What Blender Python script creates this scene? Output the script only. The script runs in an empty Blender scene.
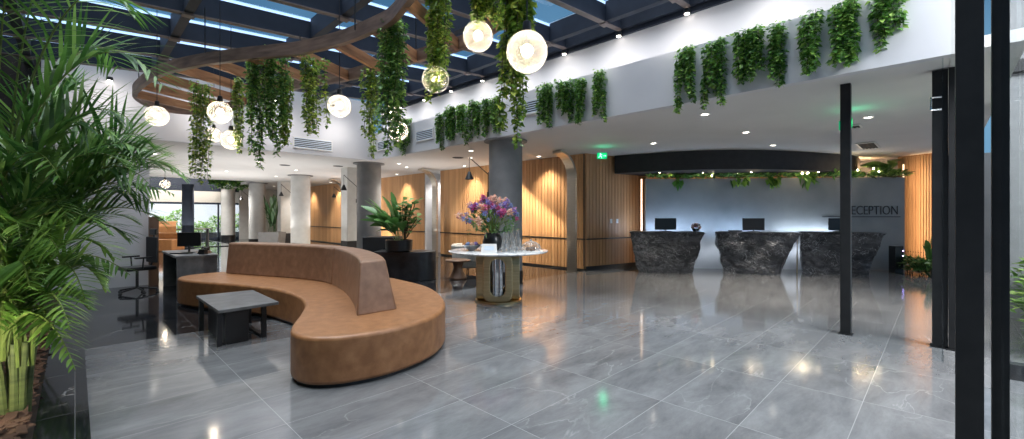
import bpy, math, random
from mathutils import Vector, noise, Matrix
PI = math.pi
sc = bpy.context.scene
COL = sc.collection
rnd = random.Random(7)

# ---------------------------------------------------------------- camera, world, sun, exposure
FPX = 432.5; HOR = 215.0; EYE = 1.5
FW = Vector((.7108, .7034, 0)); RT = Vector((.7034, -.7108, 0))
cam = bpy.data.cameras.new('camera'); camo = bpy.data.objects.new('camera', cam); COL.objects.link(camo)
cam.sensor_width = 36; cam.lens = FPX / 1024 * 36; cam.clip_start = .05
cam.shift_y = (HOR - 219.5) / 1024
camo.location = (0, 0, EYE)
camo.rotation_euler = (PI / 2, 0, math.atan2(FW.y, FW.x) - PI / 2)
sc.camera = camo
sc.view_settings.view_transform = 'Standard'; sc.view_settings.look = 'None'
sc.view_settings.gamma = 1; sc.view_settings.use_curve_mapping = False
sc.view_settings.exposure = 1.28
sc.cycles.max_bounces = 10; sc.cycles.transparent_max_bounces = 24; sc.cycles.diffuse_bounces = 5
sc.cycles.glossy_bounces = 4; sc.cycles.sample_clamp_indirect = 4; sc.cycles.caustics_reflective = False
sc.cycles.use_denoising = True
w = bpy.data.worlds.new('dusk_sky'); sc.world = w; w.use_nodes = True
wn = w.node_tree.nodes; bg = wn['Background']; bg.inputs[1].default_value = 1.0
tc = wn.new('ShaderNodeTexCoord'); nz = wn.new('ShaderNodeTexNoise'); nz.inputs['Scale'].default_value = 3
rp = wn.new('ShaderNodeValToRGB'); rp.color_ramp.elements[0].color = (.028, .075, .135, 1); rp.color_ramp.elements[1].color = (.075, .16, .245, 1)
rp.color_ramp.elements[0].position = .35; rp.color_ramp.elements[1].position = .7
w.node_tree.links.new(tc.outputs['Generated'], nz.inputs['Vector']); w.node_tree.links.new(nz.outputs[0], rp.inputs[0]); w.node_tree.links.new(rp.outputs[0], bg.inputs[0])

def light(kind, loc, power, col=(1, 1, 1), size=.2, aim=None, spot=80, blend=.6, sy=None, name='lamp_or_fill_light', parent=None):
    l = bpy.data.lights.new(name, kind); l.energy = power; l.color = col
    if kind == 'AREA':
        l.size = size
        if sy: l.shape = 'RECTANGLE'; l.size_y = sy
    elif kind in ('POINT', 'SPOT'): l.shadow_soft_size = size
    if kind == 'SPOT': l.spot_size = math.radians(spot); l.spot_blend = blend
    o = bpy.data.objects.new(name, l); COL.objects.link(o); o.location = loc
    if aim is not None:
        o.rotation_euler = (Vector(aim) - Vector(loc)).to_track_quat('-Z', 'Y').to_euler()
    if parent: o.parent = parent
    return o
sun = light('SUN', (0, 0, 20), 3.7, (1, .98, .96), aim=(.6, -1.2, 0), name='sky_daylight'); sun.data.angle = 1.15

# ---------------------------------------------------------------- placement helpers
def W(px, py, Z=0):                       # point of height Z seen at a pixel
    d = FPX * (EYE - Z) / (py - HOR); l = (px - 512) / FPX * d
    p = FW * d + RT * l; return Vector((p.x, p.y, Z))
def D(d, l, Z=0):                         # distance ahead, distance to the right
    p = FW * d + RT * l; return Vector((p.x, p.y, Z))
def DP(px, d, Z=0): return D(d, (px - 512) / FPX * d, Z)
def PD(px, py, d): return DP(px, d, EYE - (py - HOR) / FPX * d)
VIEW = math.atan2(RT.y, RT.x)             # rotation so that local x runs to the right of the picture, y away

# ---------------------------------------------------------------- mesh helpers
class MB:
    def __init__(s): s.v = []; s.f = []; s.sm = False
    def add(s, vs, fs):
        n = len(s.v); s.v += [tuple(p) for p in vs]; s.f += [tuple(i + n for i in f) for f in fs]; return s
    def box(s, c, size, rz=0, taper=1):
        x, y, z = (a / 2 for a in size); ca, sa = math.cos(rz), math.sin(rz); vs = []
        for dz in (-1, 1):
            k = 1 if dz < 0 else taper
            for dx, dy in ((-1, -1), (1, -1), (1, 1), (-1, 1)):
                a, b = dx * x * k, dy * y * k
                vs.append((c[0] + a * ca - b * sa, c[1] + a * sa + b * ca, c[2] + dz * z))
        return s.add(vs, [(3, 2, 1, 0), (4, 5, 6, 7), (0, 1, 5, 4), (1, 2, 6, 5), (2, 3, 7, 6), (3, 0, 4, 7)])
    def bb(s, x0, x1, y0, y1, z0, z1): return s.box(((x0+x1)/2, (y0+y1)/2, (z0+z1)/2), (x1-x0, y1-y0, z1-z0))
    def prism(s, poly, z0, z1, top=None):
        n = len(poly); t = top or poly
        return s.add([(p[0], p[1], z0) for p in poly] + [(p[0], p[1], z1) for p in t],
                     [tuple(reversed(range(n))), tuple(range(n, 2*n))] + [(i, (i+1) % n, n+(i+1) % n, n+i) for i in range(n)])
    def lathe(s, prof, c=(0, 0, 0), n=24, cap=True):
        vs = []; fs = []
        for r, z in prof:
            for k in range(n):
                a = 2*PI*k/n; vs.append((c[0]+r*math.cos(a), c[1]+r*math.sin(a), c[2]+z))
        m = len(prof)
        for j in range(m-1):
            for k in range(n): fs.append((j*n+k, j*n+(k+1) % n, (j+1)*n+(k+1) % n, (j+1)*n+k))
        if cap: fs.append(tuple(reversed(range(n)))); fs.append(tuple(range((m-1)*n, m*n)))
        return s.add(vs, fs)
    def tube(s, pts, r, n=6):
        pts = [Vector(p) for p in pts]; m = len(pts); vs = []; fs = []
        rr = r if isinstance(r, (list, tuple)) else [r]*m
        for i, p in enumerate(pts):
            t = (pts[min(i+1, m-1)] - pts[max(i-1, 0)]).normalized()
            a = t.cross(Vector((0, 0, 1)))
            if a.length < .05: a = t.cross(Vector((1, 0, 0)))
            a.normalize(); b = t.cross(a)
            for k in range(n):
                q = p + (a*math.cos(2*PI*k/n) + b*math.sin(2*PI*k/n))*rr[i]; vs.append(q)
        for i in range(m-1):
            for k in range(n): fs.append((i*n+k, i*n+(k+1) % n, (i+1)*n+(k+1) % n, (i+1)*n+k))
        fs.append(tuple(reversed(range(n)))); fs.append(tuple(range((m-1)*n, m*n)))
        return s.add(vs, fs)
    def ball(s, c, r, n=12, sc_=(1, 1, 1)):
        prof = [(max(1e-4, r*math.sin(PI*i/n)), -r*math.cos(PI*i/n)*sc_[2]) for i in range(n+1)]
        return s.lathe(prof, c, n*2, cap=False)
    def ribbon(s, pts, wid, h):           # closed or open beam of rectangular section along a path in plan
        n = len(pts); vs = []; fs = []
        for i, p in enumerate(pts):
            a = Vector(pts[(i+1) % n]) - Vector(pts[i-1]); a.z = 0; a.normalize(); nrm = Vector((-a.y, a.x, 0))
            for sx, z in ((-1, 0), (1, 0), (1, h), (-1, h)):
                q = Vector(p) + nrm*sx*wid/2; vs.append((q.x, q.y, p[2]+z))
        for i in range(n):
            j = (i+1) % n
            for k in range(4): fs.append((i*4+k, i*4+(k+1) % 4, j*4+(k+1) % 4, j*4+k))
        return s.add(vs, fs)
    def build(s, name, mat, parent=None, smooth=False, bevel=0, loc=None, seg=2, shade_angle=40):
        me = bpy.data.meshes.new(name); me.from_pydata(s.v, [], s.f); me.validate()
        if mat: me.materials.append(mat)
        o = bpy.data.objects.new(name, me); COL.objects.link(o)
        if parent: o.parent = parent
        if loc is not None: o.location = loc
        if bevel:
            b = o.modifiers.new('bevel', 'BEVEL'); b.width = bevel; b.segments = seg; b.limit_method = 'ANGLE'; b.angle_limit = math.radians(35)
        if smooth:
            for p in me.polygons: p.use_smooth = True
            if shade_angle: me.set_sharp_from_angle(angle=math.radians(shade_angle))
        return o

def tag(o, label=None, cat=None, group=None, kind=None):
    if label: o['label'] = label
    if cat: o['category'] = cat
    if group: o['group'] = group
    if kind: o['kind'] = kind
    return o
def thing(name, label, cat, loc=(0, 0, 0), rz=0, group=None):
    o = bpy.data.objects.new(name, None); COL.objects.link(o); o.location = loc; o.rotation_euler = (0, 0, rz)
    o.empty_display_size = .1
    return tag(o, label, cat, group)
def dup(root, loc, rz=None, label=None, group=None):
    r = root.copy(); COL.objects.link(r); r.location = loc
    if rz is not None: r.rotation_euler = (0, 0, rz)
    if label: r['label'] = label
    if group: r['group'] = group
    def rec(a, b):
        for ch in list(a.children):
            c = ch.copy(); COL.objects.link(c); c.parent = b; rec(ch, c)
    rec(root, r); return r
def struct(name, mb, mat, **k): return tag(mb.build(name, mat, **k), kind='structure')

# ---------------------------------------------------------------- materials
def mat(name, col, rough=.5, metal=0, spec=.5, emit=None, es=1, coat=0, trans=0):
    m = bpy.data.materials.new(name); m.use_nodes = True; b = m.node_tree.nodes['Principled BSDF']
    b.inputs['Base Color'].default_value = (*col, 1); b.inputs['Roughness'].default_value = rough
    b.inputs['Metallic'].default_value = metal; b.inputs['Specular IOR Level'].default_value = spec
    b.inputs['Coat Weight'].default_value = coat
    if emit: b.inputs['Emission Color'].default_value = (*emit, 1); b.inputs['Emission Strength'].default_value = es
    return m
def nd(m, t, **k):
    n = m.node_tree.nodes.new(t)
    for a, b in k.items():
        if a in n.inputs.keys(): n.inputs[a].default_value = b
        else: setattr(n, a, b)
    return n
def lk(m, a, b): m.node_tree.links.new(a, b)
def coords(m, scale=(1, 1, 1), loc=(0, 0, 0), rot=(0, 0, 0), kind='Object'):
    t = nd(m, 'ShaderNodeTexCoord'); mp = nd(m, 'ShaderNodeMapping'); mp.inputs['Scale'].default_value = scale
    mp.inputs['Location'].default_value = loc; mp.inputs['Rotation'].default_value = rot
    lk(m, t.outputs[kind], mp.inputs[0]); return mp.outputs[0]
def ramp(m, src, stops):
    r = nd(m, 'ShaderNodeValToRGB'); e = r.color_ramp.elements
    while len(e) < len(stops): e.new(.5)
    for k, (p, c) in enumerate(stops): e[k].position = p; e[k].color = (*c, 1) if len(c) == 3 else c
    lk(m, src, r.inputs[0]); return r.outputs[0]
def noisemat(name, stops, scale=4, detail=6, rough=.5, stretch=(1, 1, 1), bump=0, bscale=None, metal=0, distort=0, spec=.5, rough_var=None, coat=0):
    m = mat(name, stops[0][1], rough, metal, spec, coat=coat); b = m.node_tree.nodes['Principled BSDF']
    v = coords(m, stretch); n = nd(m, 'ShaderNodeTexNoise', Scale=scale, Detail=detail, Distortion=distort); lk(m, v, n.inputs['Vector'])
    lk(m, ramp(m, n.outputs[0], stops), b.inputs['Base Color'])
    if bump:
        n2 = nd(m, 'ShaderNodeTexNoise', Scale=bscale or scale*4, Detail=5); lk(m, v, n2.inputs['Vector'])
        bp = nd(m, 'ShaderNodeBump', Strength=bump, Distance=.02); lk(m, n2.outputs[0], bp.inputs['Height']); lk(m, bp.outputs[0], b.inputs['Normal'])
    return m
def tile_mat(name, c1, c2, vein, joint, tw, th, loc, rough, veinw=.03, vscale=1.2):
    m = mat(name, c1, rough); b = m.node_tree.nodes['Principled BSDF']
    v = coords(m, loc=loc)
    br = nd(m, 'ShaderNodeTexBrick', offset=0.0, Scale=1.0); br.inputs['Mortar Size'].default_value = .0028
    br.inputs['Brick Width'].default_value = tw; br.inputs['Row Height'].default_value = th; br.inputs['Mortar Smooth'].default_value = .1
    br.inputs['Color1'].default_value = (0, 0, 0, 1); br.inputs['Color2'].default_value = (1, 1, 1, 1); br.inputs['Bias'].default_value = 0
    lk(m, v, br.inputs['Vector'])
    # each slab has its own slice of stone
    off = nd(m, 'ShaderNodeVectorMath', operation='MULTIPLY'); off.inputs[1].default_value = (3.7, 2.1, 9); lk(m, br.outputs['Color'], off.inputs[0])
    ad = nd(m, 'ShaderNodeVectorMath', operation='ADD'); lk(m, v, ad.inputs[0]); lk(m, off.outputs[0], ad.inputs[1])
    mp = nd(m, 'ShaderNodeMapping'); mp.inputs['Scale'].default_value = (.7, 1.9, 1); mp.inputs['Rotation'].default_value = (0, 0, .35); lk(m, ad.outputs[0], mp.inputs[0])
    n = nd(m, 'ShaderNodeTexNoise', Scale=vscale*1.3, Detail=12, Roughness=.72, Distortion=.35); lk(m, mp.outputs[0], n.inputs['Vector'])
    base = ramp(m, n.outputs[0], [(.32, c1), (.68, c2)])
    n2 = nd(m, 'ShaderNodeTexNoise', Scale=vscale, Detail=7, Distortion=.7); lk(m, mp.outputs[0], n2.inputs['Vector'])
    vm = ramp(m, n2.outputs[0], [(.5-veinw, (0, 0, 0)), (.5, (1, 1, 1)), (.5+veinw, (0, 0, 0))])
    n3 = nd(m, 'ShaderNodeTexNoise', Scale=vscale*.8, Detail=2); lk(m, ad.outputs[0], n3.inputs['Vector'])
    vm2 = ramp(m, n3.outputs[0], [(.5, (0, 0, 0)), (.66, (1, 1, 1))])
    mul = nd(m, 'ShaderNodeMath', operation='MULTIPLY'); lk(m, vm, mul.inputs[0]); lk(m, vm2, mul.inputs[1])
    x1 = nd(m, 'ShaderNodeMixRGB'); lk(m, mul.outputs[0], x1.inputs[0]); lk(m, base, x1.inputs[1]); x1.inputs[2].default_value = (*vein, 1)
    x2 = nd(m, 'ShaderNodeMixRGB'); lk(m, br.outputs['Fac'], x2.inputs[0]); lk(m, x1.outputs[0], x2.inputs[1]); x2.inputs[2].default_value = (*joint, 1)
    lk(m, x2.outputs[0], b.inputs['Base Color'])
    n4 = nd(m, 'ShaderNodeTexNoise', Scale=3.0, Detail=6); lk(m, mp.outputs[0], n4.inputs['Vector'])
    rr = nd(m, 'ShaderNodeMapRange'); rr.inputs['To Min'].default_value = rough*.6; rr.inputs['To Max'].default_value = rough*1.6; lk(m, n4.outputs[0], rr.inputs[0])
    lk(m, rr.outputs[0], b.inputs['Roughness'])
    return m
M = {}
M['floor'] = tile_mat('polished_grey_marble', (.10, .10, .104), (.20, .20, .205), (.24, .24, .242), (.27, .27, .27), 1.13, .58, (-1.07+1.13*4, -.44+.58*6, 0), .085, .010)
M['floor'].node_tree.nodes['Principled BSDF'].inputs['Specular IOR Level'].default_value = .85
M['black'] = tile_mat('polished_black_marble', (.006, .0065, .008), (.018, .019, .022), (.35, .34, .33), (.12, .12, .13), 1.13, 1.16, (0, 0, 0), .06, .012, 1.6)
M['white'] = noisemat('white_plaster', [(.3, (.58, .58, .61)), (.7, (.63, .63, .66))], 1.2, 3, .7)
M['ceil'] = noisemat('white_ceiling_paint', [(.3, (.60, .59, .58)), (.7, (.65, .64, .63))], .8, 3, .8)
M['steel'] = noisemat('dark_blue_grey_steel', [(.3, (.018, .024, .040)), (.7, (.028, .036, .056))], 3, 4, .6, spec=.25)
M['flange'] = mat('brown_steel_flange', (.15, .12, .115), .6)
M['alu'] = mat('pale_glazing_bar', (.62, .7, .8), .35)
M['blackmetal'] = mat('black_powder_coated_metal', (.012, .012, .014), .35)
M['post'] = noisemat('charcoal_steel_post', [(.3, (.016, .016, .017)), (.7, (.024, .024, .025))], 6, 4, .5, spec=.25)
M['slat_wood_lit'] = noisemat('lamp_lit_timber', [(.3, (.22, .10, .048)), (.5, (.38, .18, .085)), (.7, (.48, .25, .125))], 3, 8, .5, (1, 1, 6), .1)  # slats of the ring: warm lamp light put into the timber colour
M['rim_wood_unlit'] = noisemat('unlit_brown_timber', [(.3, (.10, .06, .045)), (.5, (.18, .11, .08)), (.7, (.25, .165, .12))], 3, 8, .5, (1, 1, 6), .1)  # same timber on the ring's outside, its lack of light put into the colour
M['concrete'] = noisemat('grey_textured_plaster', [(.3, (.20, .20, .205)), (.7, (.235, .235, .24))], 5, 8, .85, bump=.15, bscale=60)
M['palewall'] = noisemat('pale_textured_plaster', [(.3, (.50, .50, .49)), (.7, (.56, .56, .55))], 5, 8, .85)
M['brass'] = noisemat('brushed_brass', [(.3, (.52, .38, .20)), (.7, (.66, .50, .28))], 3, 4, .28, (1, 1, 20), metal=1)
M['pewter'] = noisemat('brushed_pewter', [(.3, (.50, .46, .40)), (.7, (.62, .58, .51))], 3, 4, .3, (1, 1, 20), metal=1)
M['leather'] = noisemat('caramel_leather', [(.3, (.21, .088, .032)), (.55, (.285, .126, .050)), (.75, (.35, .165, .07))], 9, 8, .42, bump=.12, bscale=120)
M['leather_back'] = noisemat('brown_leather', [(.3, (.19, .10, .058)), (.55, (.25, .135, .082)), (.75, (.31, .175, .11))], 9, 8, .42, bump=.12, bscale=120)
M['slate'] = noisemat('honed_grey_stone', [(.3, (.07, .072, .075)), (.7, (.14, .14, .145))], 7, 8, .4)
M['darkstone'] = noisemat('black_stone', [(.3, (.012, .013, .015)), (.7, (.03, .031, .035))], 7, 8, .3)
M['monitor'] = mat('black_plastic', (.008, .008, .009), .3)
M['screen'] = mat('dark_screen', (.01, .011, .014), .12)
M['chrome'] = mat('chrome', (.75, .76, .78), .08, 1)
M['whitep'] = mat('white_lacquer', (.75, .74, .72), .35)
M['cream'] = noisemat('cream_boucle', [(.3, (.55, .52, .47)), (.7, (.68, .65, .6))], 30, 4, .9, bump=.4)
M['wmarble'] = noisemat('white_marble', [(.35, (.72, .71, .7)), (.5, (.45, .45, .46)), (.56, (.74, .73, .72))], 2.2, 8, .15, distort=2)
M['orange'] = noisemat('orange_leather', [(.3, (.33, .14, .05)), (.7, (.42, .19, .07))], 6, 4, .5)
M['walnut'] = noisemat('walnut', [(.3, (.09, .045, .025)), (.7, (.17, .09, .05))], 5, 6, .4, (1, 1, .2))
M['soil'] = noisemat('dark_soil', [(.3, (.015, .01, .008)), (.7, (.04, .025, .018))], 20, 6, .95, bump=.6)
M['paver'] = noisemat('pale_paving', [(.3, (.3, .3, .3)), (.7, (.42, .42, .42))], 2, 6, .6)
M['slatoak'] = noisemat('pale_oak_slats', [(.3, (.30, .19, .11)), (.7, (.42, .28, .17))], 6, 6, .5, (1, 1, .2))
M['recwall'] = noisemat('grey_micro_cement', [(.3, (.20, .21, .22)), (.7, (.26, .27, .28))], 1.5, 8, .55)
M['canopy'] = noisemat('charcoal_render', [(.3, (.012, .012, .014)), (.7, (.019, .019, .022))], 8, 4, .7)
M['letter'] = mat('black_lettering', (.015, .015, .017), .4)
M['lens'] = mat('lit_lamp_lens', (1, 1, 1), .4, emit=(1, .93, .82), es=6)
M['skyglow'] = mat('sky_glow_stripe', (.6, .75, 1), .4, emit=(.42, .62, 1), es=.55)
M['bulb'] = mat('lit_warm_bulb', (1, 1, 1), .4, emit=(1, .80, .55), es=14)
M['fairy'] = mat('lit_fairy_bulb', (1, 1, 1), .4, emit=(1, .78, .5), es=25)
M['ledstrip'] = mat('lit_warm_led_strip', (1, 1, 1), .4, emit=(1, .66, .38), es=1.1)
M['exit'] = mat('lit_green_sign', (.0, .3, .12), .4, emit=(.0, .5, .2), es=.3)
M['exitw'] = mat('lit_white_pictogram', (.9, 1, .95), .4, emit=(.6, 1, .75), es=.6)
M['stem'] = noisemat('green_stem', [(.3, (.10, .15, .03)), (.7, (.20, .25, .06))], 8, 3, .5)
M['vinestem'] = mat('brown_vine_stem', (.06, .045, .02), .7)
M['bark'] = noisemat('brown_bark_chip', [(.3, (.07, .035, .022)), (.7, (.22, .12, .08))], 8, 6, .9, bump=.4)
M['trunk'] = noisemat('ringed_palm_cane', [(.3, (.05, .07, .02)), (.7, (.14, .17, .05))], 3, 3, .6, (1, 1, 8))
def wood_slats(name, c1, c2, axis):
    m = mat(name, c1, .45); b = m.node_tree.nodes['Principled BSDF']
    v = coords(m); sx = nd(m, 'ShaderNodeSeparateXYZ'); lk(m, v, sx.inputs[0])
    mu = nd(m, 'ShaderNodeMath', operation='MULTIPLY'); mu.inputs[1].default_value = 1/.12; lk(m, sx.outputs[axis], mu.inputs[0])
    fl = nd(m, 'ShaderNodeMath', operation='FLOOR'); lk(m, mu.outputs[0], fl.inputs[0])
    wn_ = nd(m, 'ShaderNodeTexWhiteNoise', noise_dimensions='1D'); lk(m, fl.outputs[0], wn_.inputs['W'])
    v2 = coords(m, (6, 6, .5)); n = nd(m, 'ShaderNodeTexNoise', Scale=3, Detail=8); lk(m, v2, n.inputs['Vector'])
    av = nd(m, 'ShaderNodeMath', operation='MULTIPLY_ADD'); av.inputs[1].default_value = .45; lk(m, wn_.outputs[0], av.inputs[0])
    m2 = nd(m, 'ShaderNodeMath', operation='MULTIPLY'); m2.inputs[1].default_value = .6; lk(m, n.outputs[0], m2.inputs[0]); lk(m, m2.outputs[0], av.inputs[2])
    lk(m, ramp(m, av.outputs[0], [(.2, c1), (.85, c2)]), b.inputs['Base Color']); return m
M['woodY'] = wood_slats('honey_oak_boards', (.43, .225, .095), (.64, .37, .18), 1)
M['woodX'] = wood_slats('honey_oak_panel', (.36, .18, .08), (.52, .29, .14), 0)
def leafmat(name, dark, light_, hi, trans=.3, rough=.4):
    m = bpy.data.materials.new(name); m.use_nodes = True; b = m.node_tree.nodes['Principled BSDF']; out = m.node_tree.nodes['Material Output']
    g = nd(m, 'ShaderNodeNewGeometry'); c = ramp(m, g.outputs['Random Per Island'], [(.0, dark), (.55, light_), (.97, hi)])
    lk(m, c, b.inputs['Base Color']); b.inputs['Roughness'].default_value = rough
    t = nd(m, 'ShaderNodeBsdfTranslucent'); lk(m, c, t.inputs[0]); mx = nd(m, 'ShaderNodeMixShader'); mx.inputs[0].default_value = trans
    lk(m, b.outputs[0], mx.inputs[1]); lk(m, t.outputs[0], mx.inputs[2]); lk(m, mx.outputs[0], out.inputs[0]); return m
M['ivy'] = leafmat('ivy_leaf', (.04, .12, .028), (.12, .29, .06), (.36, .56, .12))
M['vine'] = leafmat('yellow_green_vine_leaf', (.06, .15, .02), (.19, .33, .045), (.46, .55, .09))
M['palm'] = leafmat('palm_leaflet', (.045, .13, .03), (.12, .27, .055), (.27, .44, .11), .35)
M['palm_lit'] = leafmat('lamp_lit_palm_leaflet', (.06, .14, .02), (.14, .27, .045), (.28, .42, .09), .35)  # palm leaf with the uplight's yellow-green put into its colour
M['leaf'] = leafmat('broad_green_leaf', (.035, .11, .03), (.10, .23, .06), (.24, .40, .13), .25, .3)
M['dark_leaf'] = leafmat('dark_upright_leaf', (.012, .035, .014), (.03, .075, .025), (.06, .12, .04), .1, .3)
M['garden'] = leafmat('garden_leaf', (.06, .15, .02), (.18, .34, .06), (.38, .52, .14), .35)
def glass(name, tint, refl=.12, haze=0, rough=.0):
    m = bpy.data.materials.new(name); m.use_nodes = True; nt = m.node_tree; out = nt.nodes['Material Output']; nt.nodes.remove(nt.nodes['Principled BSDF'])
    t = nd(m, 'ShaderNodeBsdfTransparent'); t.inputs[0].default_value = (*tint, 1)
    g = nd(m, 'ShaderNodeBsdfGlossy'); g.inputs['Roughness'].default_value = rough
    fr = nd(m, 'ShaderNodeLayerWeight'); fr.inputs[0].default_value = .5
    pw = nd(m, 'ShaderNodeMath', operation='POWER'); pw.inputs[1].default_value = 4; lk(m, fr.outputs['Facing'], pw.inputs[0])
    fm = nd(m, 'ShaderNodeMapRange'); fm.inputs['To Min'].default_value = .04; fm.inputs['To Max'].default_value = refl; lk(m, pw.outputs[0], fm.inputs[0])
    a = nd(m, 'ShaderNodeMixShader'); lk(m, fm.outputs[0], a.inputs[0]); lk(m, t.outputs[0], a.inputs[1]); lk(m, g.outputs[0], a.inputs[2]); last = a
    if haze:
        dfn = nd(m, 'ShaderNodeBsdfTranslucent'); dfn.inputs[0].default_value = (.9, .88, .84, 1)
        mx = nd(m, 'ShaderNodeMixShader'); lk(m, last.outputs[0], mx.inputs[1]); lk(m, dfn.outputs[0], mx.inputs[2])
        f2 = nd(m, 'ShaderNodeLayerWeight'); f2.inputs[0].default_value = .5
        mr = nd(m, 'ShaderNodeMapRange'); mr.inputs['To Min'].default_value = haze; mr.inputs['To Max'].default_value = min(1, haze*3); lk(m, f2.outputs['Facing'], mr.inputs[0]); lk(m, mr.outputs[0], mx.inputs[0]); last = mx
    lk(m, last.outputs[0], out.inputs[0]); return m
M['pane'] = glass('clear_pane', (.92, .95, .97), .7)
M['roofpane'] = glass('roof_pane', (.8, .88, .95), .5)
M['globe'] = glass('seeded_globe_glass', (.97, .95, .92), .7, .12)
M['crystal'] = glass('clear_glassware', (.96, .97, .98), .8, .12)
M['sidepane'] = glass('side_pane', (.9, .93, .94), .16)
def rockmat():
    m = mat('dark_riven_stone', (.03, .03, .035), .28); b = m.node_tree.nodes['Principled BSDF']
    v = coords(m, (1, 1, 1.3)); n = nd(m, 'ShaderNodeTexNoise', Scale=2.6, Detail=10, Distortion=1.5); lk(m, v, n.inputs['Vector'])
    base = ramp(m, n.outputs[0], [(.35, (.022, .023, .028)), (.65, (.10, .104, .118))])
    n2 = nd(m, 'ShaderNodeTexNoise', Scale=3.2, Detail=4, Distortion=2.4); lk(m, v, n2.inputs['Vector'])
    ve = ramp(m, n2.outputs[0], [(.48, (0, 0, 0)), (.50, (1, 1, 1)), (.515, (0, 0, 0))])
    n3 = nd(m, 'ShaderNodeTexNoise', Scale=1.5); lk(m, v, n3.inputs['Vector']); k = ramp(m, n3.outputs[0], [(.42, (0, 0, 0)), (.5, (1, 1, 1))])
    mu = nd(m, 'ShaderNodeMath', operation='MULTIPLY'); lk(m, ve, mu.inputs[0]); lk(m, k, mu.inputs[1])
    x = nd(m, 'ShaderNodeMixRGB'); lk(m, mu.outputs[0], x.inputs[0]); lk(m, base, x.inputs[1]); x.inputs[2].default_value = (.38, .39, .42, 1); lk(m, x.outputs[0], b.inputs['Base Color'])
    mu2 = nd(m, 'ShaderNodeTexNoise', Scale=9, Detail=8, Roughness=.6); lk(m, v, mu2.inputs['Vector'])
    bp = nd(m, 'ShaderNodeBump', Strength=1, Distance=.12); lk(m, mu2.outputs[0], bp.inputs['Height']); lk(m, bp.outputs[0], b.inputs['Normal']); return m
M['rock'] = rockmat()

# ---------------------------------------------------------------- the setting
CZ = 3.15; FX = 6.3; BX = 6.9; LY = 12.1; PZ = 3.94
def skz(x): return 4.8 - .07*(BX - x)
FY = 6.8
struct('floor', MB().bb(-.28, 17, -4, FY, -.2, 0), M['floor'])
struct('floor', MB().bb(-.0, 17, FY, 32, -.2, 0), M['black'])
struct('ceiling', MB().bb(FX+.0, 17.5, -.6, 32, CZ, CZ+.12), M['ceil'])
struct('ceiling', MB().bb(1.13, FX, LY+.12, 24, CZ, CZ+.12).bb(-4, 1.13, LY+.2, 24, CZ, CZ+.12), M['ceil'])
struct('wall_right_fascia', MB().bb(FX-.02, FX+.1, -.08, LY+.1, CZ-.01, PZ), M['white'])
struct('wall_right_ledge', MB().bb(FX+.1, BX, -.08, LY, CZ+.5, CZ+.62), M['white'])
struct('wall_right_upper', MB().bb(BX, BX+.15, -.2, LY+.6, CZ+.05, 4.78), M['white'])
struct('wall_right_fascia_end', MB().bb(FX-.02, 7.6, -.2, -.08, CZ-.01, 4.8), M['palewall'])
struct('wall_left_fascia', MB().bb(1.13, FX, LY, LY+.12, CZ-.01, 4.85), M['white'])
struct('wall_left', MB().bb(-.45, 1.13, LY, LY+.2, 0, 4.85), M['white'])
struct('wall_left_dark', MB().bb(-1.15, -1.0, -1.5, LY+.2, 0, 4.9), M['canopy'])
struct('wall_left_dark_corner', MB().bb(-1.0, -.45, LY-.1, LY+.2, 0, 4.9), M['canopy'])
def slatwall(x, y0, y1, name):            # boards with narrow open joints along Y
    mb = MB(); n = int(round((y1-y0)/.12)); st = (y1-y0)/n
    for i in range(n): mb.bb(x, x+.04, y0+i*st+.010, y0+(i+1)*st-.010, .05, CZ+.0)
    o = struct(name, mb, M['woodY']); tag(MB().bb(x+.035, x+.12, y0, y1, .05, CZ).build(name.replace('wood', 'wood_backing'), M['canopy']), kind='structure'); return o
WX = 9.62
slatwall(WX, 6.75, 13.3, 'wall_wood')
slatwall(WX, 14.3, 31, 'wall_wood')
struct('wall_doorway_side', MB().bb(WX, WX+1.2, 14.26, 14.34, 0, CZ).bb(WX+1.2, WX+1.3, 13.0, 14.3, 0, CZ), M['white'])
mb = MB()
dirx = W(641, 266).to_2d(); p0 = Vector((WX, 6.75)); p1 = Vector((12.0, 6.25)); n = 20
ang = math.atan2(p1.y-p0.y, p1.x-p0.x); L = (p1-p0).length
for i in range(n):
    c = p0.lerp(p1, (i+.5)/n); mb.box((c.x, c.y, (CZ+.12)/2), (L/n-.014, .05, CZ-.12), ang)
c = p0.lerp(p1, .5); struct('wall_wood_return_backing', MB().box((c.x, c.y+.07, (CZ+.12)/2), (L, .08, CZ-.12), ang), M['canopy'])
struct('wall_wood_return', mb, M['woodX'])
mb = MB(); mb.bb(WX-.012, WX, 6.75, 13.3, .83, .865); mb.box((p0.lerp(p1, .5).x, p0.lerp(p1, .5).y-.03, .85), (L, .02, .035), ang)
mb.bb(WX-.012, WX, 14.3, 31, .83, .865)
struct('trim_1', mb, M['blackmetal'])
mb = MB(); mb.bb(WX+.02, WX+.1, 6.75, 13.3, 0, .05); mb.box((p0.lerp(p1, .5).x, p0.lerp(p1, .5).y+.06, .06), (L, .08, .12), ang); mb.bb(WX+.02, WX+.1, 14.3, 31, 0, .05)
struct('baseboard_wood_wall', mb, M['blackmetal'])

light('AREA', (WX-.35, 10.0, CZ-.04), 45, (1, .84, .62), 6.3, aim=(WX, 10.0, 2.0), sy=.1).rotation_euler = (0, math.radians(-35), PI/2)
light('AREA', (WX-.35, 20.0, CZ-.04), 70, (1, .84, .62), 11, aim=(WX, 20.0, 2.0), sy=.1).rotation_euler = (0, math.radians(-35), PI/2)
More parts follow.
